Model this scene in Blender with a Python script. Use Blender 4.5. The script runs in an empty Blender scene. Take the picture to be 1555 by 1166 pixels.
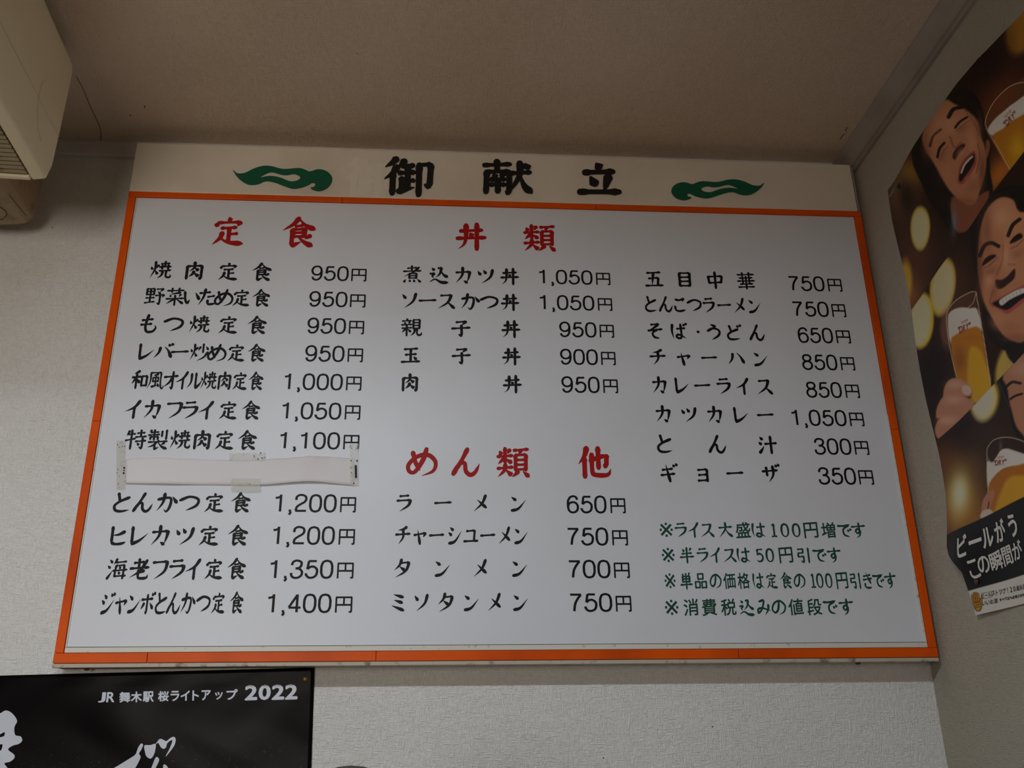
import bpy, bmesh, math, random
import numpy as np
from mathutils import Vector, Matrix
from mathutils.geometry import tessellate_polygon

SC = bpy.context.scene
COL = SC.collection
EYE = 1.2                                   # camera height above the floor

# ------------------------------------------------------------------ camera
F = 1416.3933952119376
CX, CY = 777.5, 583.0
M = np.array([[0.99743551, -0.01374609, -0.07023845],
              [-0.07035474, -0.36846248, -0.9269766],
              [-0.01313793, 0.92954099, -0.36848467]])
cam = bpy.data.cameras.new('camera')
cam.sensor_width = 36.0
cam.lens = F / 1555.0 * 36.0
cam.clip_start = 0.02
cam_o = bpy.data.objects.new('camera', cam)
COL.objects.link(cam_o)
mw = Matrix.Identity(4)
for i in range(3):
    for j in range(3):
        mw[i][j] = M[i][j]
mw[2][3] = EYE
cam_o.matrix_world = mw
SC.camera = cam_o

# ------------------------------------------------------------------ room measures
YB = 1.75          # back wall
XR = 0.907         # right wall
XL = -1.45         # left wall
YF = -1.5          # front wall, behind the camera
ZC = EYE + 1.246   # ceiling

# ------------------------------------------------------------------ world, lamps, exposure
w = bpy.data.worlds.new('world'); SC.world = w
w.use_nodes = True
w.node_tree.nodes['Background'].inputs[0].default_value = (0.62, 0.78, 1.0, 1)
w.node_tree.nodes['Background'].inputs[1].default_value = 0.6
SC.view_settings.view_transform = 'Standard'
SC.view_settings.look = 'None'
SC.view_settings.gamma = 1.0
SC.view_settings.use_curve_mapping = False
SC.view_settings.exposure = 0.0

def area(name, loc, target, sx, sy, power, color, spread=180):
    l = bpy.data.lights.new(name, 'AREA')
    l.shape = 'RECTANGLE'; l.size = sx; l.size_y = sy
    l.energy = power; l.color = color; l.spread = math.radians(spread)
    o = bpy.data.objects.new(name, l); COL.objects.link(o)
    o.location = loc
    o.rotation_euler = (Vector(target) - Vector(loc)).to_track_quat('-Z', 'Y').to_euler()
    return o
WIN = (-1.40, -0.65, 0.85, 1.85)             # window opening in the front wall: x0, x1, z0, z1
area('window_daylight', ((WIN[0] + WIN[1]) / 2, YF + 0.03, (WIN[2] + WIN[3]) / 2),
     ((WIN[0] + WIN[1]) / 2 - 0.25, 1.0, (WIN[2] + WIN[3]) / 2 + 0.40), WIN[1] - WIN[0], WIN[3] - WIN[2], 9.1, (1.0, 0.88, 0.76), 110)
LAMP = (-0.46, 0.06, ZC - 0.07)
area('tube_light', (LAMP[0], LAMP[1], LAMP[2] - 0.018), (LAMP[0], LAMP[1], 0), 0.80, 0.10, 20.8, (0.87, 0.97, 1.06))

# ------------------------------------------------------------------ helpers
def ray(x, y):
    return M @ np.array([(x - CX) / F, -(y - CY) / F, -1.0])
def on_back(x, y, Y=YB):
    r = ray(x, y); r = r * Y / r[1]
    return np.array([r[0], Y, r[2] + EYE])
def on_right(x, y, X=XR):
    r = ray(x, y); r = r * X / r[0]
    return np.array([X, r[1], r[2] + EYE])
def at_y(x, y, Y):
    return on_back(x, y, Y)
def on_ceil(x, y, Z=ZC):
    r = ray(x, y); r = r * (Z - EYE) / r[2]
    return np.array([r[0], r[1], Z])

def lin(c):
    c = c / 255.0
    return c / 12.92 if c <= 0.04045 else ((c + 0.055) / 1.055) ** 2.4
def rgb(r, g, b):
    return (lin(r), lin(g), lin(b), 1.0)

def tag(o, label=None, cat=None, group=None, kind=None):
    if label: o['label'] = label
    if cat: o['category'] = cat
    if group: o['group'] = group
    if kind: o['kind'] = kind
    return o
def empty(name, loc=(0, 0, 0), label=None, cat=None, group=None):
    o = bpy.data.objects.new(name, None); COL.objects.link(o)
    o.location = loc; o.empty_display_size = 0.05
    return tag(o, label, cat, group)
def mesh_obj(name, verts, faces, mat=None, parent=None, smooth=False):
    """verts in world coordinates; parents are only translated"""
    me = bpy.data.meshes.new(name)
    me.from_pydata([tuple(float(c) for c in v) for v in verts], [], faces)
    me.update()
    if smooth:
        me.polygons.foreach_set('use_smooth', [True] * len(me.polygons))
    o = bpy.data.objects.new(name, me); COL.objects.link(o)
    if mat: me.materials.append(mat)
    if parent:
        o.parent = parent
        p = parent; off = Vector((0, 0, 0))
        while p: off += p.location; p = p.parent
        me.transform(Matrix.Translation(-off))
    return o
def bm_obj(name, bm, mat=None, parent=None, smooth=False):
    me = bpy.data.meshes.new(name); bm.normal_update(); bm.to_mesh(me); bm.free()
    if smooth:
        me.polygons.foreach_set('use_smooth', [True] * len(me.polygons))
    o = bpy.data.objects.new(name, me); COL.objects.link(o)
    if mat: me.materials.append(mat)
    if parent:
        o.parent = parent
        p = parent; off = Vector((0, 0, 0))
        while p: off += p.location; p = p.parent
        me.transform(Matrix.Translation(-off))
    return o
def recentre(o):
    """move the origin of an unparented mesh to its centre"""
    me = o.data
    c = sum((v.co for v in me.vertices), Vector()) / len(me.vertices)
    me.transform(Matrix.Translation(-c)); o.location = c
    return o
def box_bm(x0, x1, y0, y1, z0, z1, bev=0.0, seg=2):
    bm = bmesh.new()
    bmesh.ops.create_cube(bm, size=1.0)
    for v in bm.verts:
        v.co = Vector(((x0 + x1) / 2 + v.co.x * (x1 - x0), (y0 + y1) / 2 + v.co.y * (y1 - y0), (z0 + z1) / 2 + v.co.z * (z1 - z0)))
    if bev > 0:
        bmesh.ops.bevel(bm, geom=list(bm.edges), offset=bev, segments=seg, affect='EDGES', profile=0.5)
    return bm
def box(name, x0, x1, y0, y1, z0, z1, mat, parent=None, bev=0.0):
    return bm_obj(name, box_bm(x0, x1, y0, y1, z0, z1, bev), mat, parent)
def tube(name, pts, r, mat, parent=None, n=6, taper=None):
    vs, fs = [], []
    pts = [Vector(p) for p in pts]
    for i, p in enumerate(pts):
        d = (pts[min(i + 1, len(pts) - 1)] - pts[max(i - 1, 0)]).normalized()
        a = d.orthogonal().normalized(); b = d.cross(a)
        rr = r * (taper(i / (len(pts) - 1)) if taper else 1)
        for k in range(n):
            t = 2 * math.pi * k / n
            vs.append(p + a * math.cos(t) * rr + b * math.sin(t) * rr)
    for i in range(len(pts) - 1):
        for k in range(n):
            fs.append((i * n + k, i * n + (k + 1) % n, (i + 1) * n + (k + 1) % n, (i + 1) * n + k))
    fs.append(tuple(range(n))[::-1]); fs.append(tuple(range((len(pts) - 1) * n, len(pts) * n)))
    return mesh_obj(name, vs, fs, mat, parent, smooth=True)

# ------------------------------------------------------------------ materials
def mat(name, col, rough=0.5, spec=0.5, bump=None, var=None, coat=0.0, metallic=0.0):
    """bump=(scale, strength, distance); var=(scale, other colour, low, high)"""
    m = bpy.data.materials.new(name); m.use_nodes = True
    nt = m.node_tree; b = nt.nodes['Principled BSDF']
    b.inputs['Base Color'].default_value = col
    b.inputs['Roughness'].default_value = rough
    b.inputs['Specular IOR Level'].default_value = spec
    b.inputs['Coat Weight'].default_value = coat
    b.inputs['Metallic'].default_value = metallic
    tc = nt.nodes.new('ShaderNodeTexCoord')
    if var:
        n = nt.nodes.new('ShaderNodeTexNoise'); n.inputs['Scale'].default_value = var[0]; n.inputs['Detail'].default_value = 6
        r = nt.nodes.new('ShaderNodeMapRange'); r.inputs[1].default_value = var[2]; r.inputs[2].default_value = var[3]
        x = nt.nodes.new('ShaderNodeMix'); x.data_type = 'RGBA'
        x.inputs[6].default_value = col; x.inputs[7].default_value = var[1]
        nt.links.new(tc.outputs['Object'], n.inputs['Vector'])
        nt.links.new(n.outputs[0], r.inputs[0]); nt.links.new(r.outputs[0], x.inputs[0])
        nt.links.new(x.outputs[2], b.inputs['Base Color'])
    if bump:
        n = nt.nodes.new('ShaderNodeTexNoise'); n.inputs['Scale'].default_value = bump[0]; n.inputs['Detail'].default_value = 3
        bp = nt.nodes.new('ShaderNodeBump'); bp.inputs['Strength'].default_value = bump[1]; bp.inputs['Distance'].default_value = bump[2]
        nt.links.new(tc.outputs['Object'], n.inputs['Vector'])
        nt.links.new(n.outputs[0], bp.inputs['Height']); nt.links.new(bp.outputs[0], b.inputs['Normal'])
    return m

def wallpaper(name, col, col2, axes, strength=0.6, specks=True):
    """woven embossed wallpaper: threads along the two in-plane axes"""
    m = bpy.data.materials.new(name); m.use_nodes = True
    nt = m.node_tree; b = nt.nodes['Principled BSDF']; L = nt.links.new
    b.inputs['Roughness'].default_value = 0.62; b.inputs['Specular IOR Level'].default_value = 0.3
    tc = nt.nodes.new('ShaderNodeTexCoord')
    hs = []
    for k in range(2):
        mp = nt.nodes.new('ShaderNodeMapping')
        s = [1, 1, 1]
        s[axes[k]] = 75.0; s[axes[1 - k]] = 560.0
        mp.inputs['Scale'].default_value = s
        L(tc.outputs['Object'], mp.inputs['Vector'])
        n = nt.nodes.new('ShaderNodeTexNoise'); n.inputs['Scale'].default_value = 1.0; n.inputs['Detail'].default_value = 2.5
        L(mp.outputs[0], n.inputs['Vector'])
        r = nt.nodes.new('ShaderNodeMapRange'); r.inputs[1].default_value = 0.38; r.inputs[2].default_value = 0.72
        L(n.outputs[0], r.inputs[0]); hs.append(r)
    mx = nt.nodes.new('ShaderNodeMath'); mx.operation = 'MAXIMUM'
    L(hs[0].outputs[0], mx.inputs[0]); L(hs[1].outputs[0], mx.inputs[1])
    bp = nt.nodes.new('ShaderNodeBump'); bp.inputs['Strength'].default_value = strength; bp.inputs['Distance'].default_value = 0.0013
    L(mx.outputs[0], bp.inputs['Height']); L(bp.outputs[0], b.inputs['Normal'])
    # grime: broad faint blotches
    n = nt.nodes.new('ShaderNodeTexNoise'); n.inputs['Scale'].default_value = 2.2; n.inputs['Detail'].default_value = 5
    L(tc.outputs['Object'], n.inputs['Vector'])
    x = nt.nodes.new('ShaderNodeMix'); x.data_type = 'RGBA'; x.inputs[6].default_value = col; x.inputs[7].default_value = col2
    r = nt.nodes.new('ShaderNodeMapRange'); r.inputs[1].default_value = 0.4; r.inputs[2].default_value = 0.7
    L(n.outputs[0], r.inputs[0]); L(r.outputs[0], x.inputs[0])
    # darker thread grooves
    g = nt.nodes.new('ShaderNodeMix'); g.data_type = 'RGBA'; g.blend_type = 'MULTIPLY'
    g.inputs[7].default_value = (0.80, 0.78, 0.75, 1)
    iv = nt.nodes.new('ShaderNodeMath'); iv.operation = 'MULTIPLY_ADD'; iv.inputs[1].default_value = 0.40; iv.inputs[2].default_value = 0.0
    L(mx.outputs[0], iv.inputs[0]); L(iv.outputs[0], g.inputs[0]); L(x.outputs[2], g.inputs[6])
    out = g.outputs[2]
    if specks:
        v = nt.nodes.new('ShaderNodeTexVoronoi'); v.inputs['Scale'].default_value = 16
        L(tc.outputs['Object'], v.inputs['Vector'])
        c = nt.nodes.new('ShaderNodeMath'); c.operation = 'LESS_THAN'; c.inputs[1].default_value = 0.020
        L(v.outputs['Distance'], c.inputs[0])
        s = nt.nodes.new('ShaderNodeMix'); s.data_type = 'RGBA'; s.inputs[7].default_value = rgb(45, 35, 30)
        L(c.outputs[0], s.inputs[0]); L(out, s.inputs[6]); out = s.outputs[2]
    L(out, b.inputs['Base Color'])
    return m

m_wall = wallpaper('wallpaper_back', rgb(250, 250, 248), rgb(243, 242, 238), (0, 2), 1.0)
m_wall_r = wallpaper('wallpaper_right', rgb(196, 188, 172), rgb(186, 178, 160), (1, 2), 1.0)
m_ceil = wallpaper('wallpaper_ceiling', rgb(238, 216, 192), rgb(228, 204, 178), (0, 1), 1.0)
m_plain = mat('plain_paint', rgb(96, 84, 70), 0.8, 0.2, bump=(40, 0.1, 0.002))
m_floor = mat('floor_vinyl', rgb(92, 66, 48), 0.6, 0.3, var=(6, rgb(78, 56, 40), 0.3, 0.7))
m_trim = mat('trim_plastic', rgb(225, 224, 226), 0.35, 0.5, var=(9, rgb(208, 204, 200), 0.4, 0.75))
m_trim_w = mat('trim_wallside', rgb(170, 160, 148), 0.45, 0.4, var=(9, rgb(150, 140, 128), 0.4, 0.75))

# ------------------------------------------------------------------ room shell
def slab(name, x0, x1, y0, y1, z0, z1, m):
    return tag(box(name, x0, x1, y0, y1, z0, z1, m), kind='structure')
T = 0.10
slab('wall_back', XL - T, XR + T, YB, YB + T, 0, ZC, m_wall)
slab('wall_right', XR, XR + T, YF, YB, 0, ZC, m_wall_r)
slab('wall_left', XL - T, XL, YF, YB, 0, ZC, m_plain)
slab('ceiling', XL - T, XR + T, YF - T, YB + T, ZC, ZC + T, m_ceil)
slab('floor', XL - T, XR + T, YF - T, YB + T, -T, 0, m_floor)
bm = bmesh.new()
for (a, b_, c, d) in ((XL - T, WIN[0], 0, ZC), (WIN[1], XR + T, 0, ZC), (WIN[0], WIN[1], 0, WIN[2]), (WIN[0], WIN[1], WIN[3], ZC)):
    t = box_bm(a, b_, YF - T, YF, c, d); me = bpy.data.meshes.new('t'); t.to_mesh(me); t.free(); bm.from_mesh(me); bpy.data.meshes.remove(me)
tag(bm_obj('wall_front', bm, m_plain), kind='structure')
m_alu = mat('window_aluminium', rgb(150, 150, 152), 0.4, 0.5, metallic=0.6)
m_glass = mat('window_glass', (0.9, 0.95, 1, 1), 0.35, 0.5)
m_glass.node_tree.nodes['Principled BSDF'].inputs['Transmission Weight'].default_value = 1.0
win = empty('window_1', (0, YF, 0)); win['kind'] = 'structure'
for (a, b_, c, d) in ((WIN[0], WIN[0] + 0.04, WIN[2], WIN[3]), (WIN[1] - 0.04, WIN[1], WIN[2], WIN[3]),
                      (WIN[0], WIN[1], WIN[2], WIN[2] + 0.04), (WIN[0], WIN[1], WIN[3] - 0.04, WIN[3]),
                      ((WIN[0] + WIN[1]) / 2 - 0.02, (WIN[0] + WIN[1]) / 2 + 0.02, WIN[2], WIN[3])):
    box('window_frame', a, b_, YF - 0.07, YF - 0.03, c, d, m_alu, win, 0.003)
box('window_pane', WIN[0], WIN[1], YF - 0.052, YF - 0.048, WIN[2], WIN[3], m_glass, win)

# ceiling trims
def profile_run(name, prof, axis, a0, a1, m):
    """prof: list of 2D points; axis 'x': (y,z) profile, axis 'y': (x,z) profile"""
    vs, fs = [], []; n = len(prof)
    for a in (a0, a1):
        for (p, q) in prof:
            vs.append((a, p, q) if axis == 'x' else (p, a, q))
    for i in range(n):
        fs.append((i, (i + 1) % n, n + (i + 1) % n, n + i))
    fs.append(tuple(range(n))[::-1]); fs.append(tuple(range(n, 2 * n)))
    o = mesh_obj(name, vs, fs, m)
    return tag(o, kind='structure')
zt = on_back(145, 240)[2]
profile_run('trim_1', [(YB, ZC), (YB - 0.010, ZC), (YB - 0.011, ZC - 0.006), (YB - 0.008, ZC - 0.010), (YB - 0.008, zt + 0.006),
                       (YB - 0.011, zt + 0.004), (YB - 0.010, zt), (YB, zt)], 'x', XL, XR - 0.03, m_trim)
profile_run('trim_2', [(XR, ZC), (XR - 0.034, ZC), (XR - 0.034, ZC - 0.005), (XR - 0.022, ZC - 0.016), (XR - 0.014, ZC - 0.030),
                       (XR - 0.012, ZC - 0.036), (XR - 0.007, ZC - 0.037), (XR - 0.007, ZC - 0.046), (XR, ZC - 0.046)], 'y', YF, YB, m_trim_w)
# lifted wallpaper seam on the ceiling by the air conditioner
m_seam = mat('seam_dark', rgb(120, 108, 98), 0.8, 0.2)
ceil_o = bpy.data.objects['ceiling']
sp = [(116, 116), (124, 130), (131, 146), (137, 161), (146, 180), (151, 190), (154, 203), (153, 212), (150, 217)]
tube('wallpaper_seam', [Vector(on_ceil(x, y)) - Vector((0, 0, 0.0004)) for x, y in sp], 0.0009, m_seam, ceil_o, 5)
def ceil_mark(pts):
    tube('scuff_mark', [Vector(on_ceil(x, y)) - Vector((0, 0, 0.0002)) for x, y in pts], 0.0008, mat('scuff', rgb(40, 32, 28), 0.8), ceil_o, 5)
ceil_mark([(1276, 211), (1279, 206), (1283, 203)]); ceil_mark([(1284, 199), (1287, 193)])
ceil_mark([(219, 164), (220, 160)]); ceil_mark([(197, 176), (199, 174)])

# ------------------------------------------------------------------ lettering engine
def catmull(P, n=6):
    P = [np.array(p, float) for p in P]
    if len(P) < 3: return P
    out = []
    Q = [2 * P[0] - P[1]] + P + [2 * P[-1] - P[-2]]
    for i in range(1, len(Q) - 2):
        for k in range(n):
            t = k / n
            a, b, c, d = Q[i - 1:i + 3]
            out.append(0.5 * (2 * b + (c - a) * t + (2 * a - 5 * b + 4 * c - d) * t * t + (3 * b - a - 3 * c + d) * t ** 3))
    out.append(P[-1])
    return out
PROF = {
    'h': [(0, .80), (.10, .95), (.25, .62), (.72, .62), (.88, .98), (1, .62)],
    'v': [(0, .75), (.08, 1.15), (.25, .88), (.8, .88), (.95, 1.0), (1, .7)],
    'p': [(0, .8), (.08, 1.15), (.35, .92), (.7, .6), (1, .08)],
    'n': [(0, .30), (.35, .65), (.78, 1.30), (.88, 1.15), (1, .12)],
    'd': [(0, .20), (.45, .85), (.8, 1.25), (1, .75)],
    'r': [(0, .9), (.12, 1.15), (.5, .75), (1, .08)],
    'c': [(0, .75), (.06, 1.05), (.3, .78), (.7, .92), (.88, .66), (1, .10)],
    'k': [(0, 1), (1, 1)],
    'o': [(0, .9), (.25, .9), (.5, .55), (.75, 1.0), (1, .9)],
}
def stroke(kind, pts, w, cap=True):
    """-> verts2d, faces"""
    if kind == 'k' and len(pts) == 2: P = [np.array(p, float) for p in pts]
    else: P = catmull(pts, 6) if len(pts) > 2 else [np.array(pts[0], float) * (1 - t) + np.array(pts[1], float) * t for t in np.linspace(0, 1, 9)]
    P = np.array(P)
    seg = np.linalg.norm(np.diff(P, axis=0), axis=1); L = np.concatenate([[0], np.cumsum(seg)]); L /= max(L[-1], 1e-6)
    pr = PROF[kind]; W = np.interp(L, [a for a, _ in pr], [b for _, b in pr]) * w * 0.5
    Tn = np.gradient(P, axis=0); Tn /= np.maximum(np.linalg.norm(Tn, axis=1, keepdims=True), 1e-6)
    if kind == 'k' and np.linalg.norm(P[0] - P[-1]) < 0.5:          # closed ring
        t = (P[1] - P[-2]); t /= np.linalg.norm(t); Tn[0] = t; Tn[-1] = t
    N = np.stack([-Tn[:, 1], Tn[:, 0]], 1)
    A = P + N * W[:, None]; B = P - N * W[:, None]
    vs = []; fs = []
    for a, b in zip(A, B): vs += [a, b]
    for i in range(len(P) - 1):
        fs.append((2 * i, 2 * i + 1, 2 * i + 3, 2 * i + 2))
    if kind != 'k' and cap:                                            # blunt brush ends
        for (i, s) in ((0, -1), (len(P) - 1, 1)):
            if W[i] > 0.15 * w:
                e = P[i] + Tn[i] * s * W[i] * 0.55
                k = len(vs)
                vs += [e + N[i] * W[i] * .55, e - N[i] * W[i] * .45]
                fs.append((2 * i, 2 * i + 1, k + 1, k))
    return vs, fs

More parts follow.
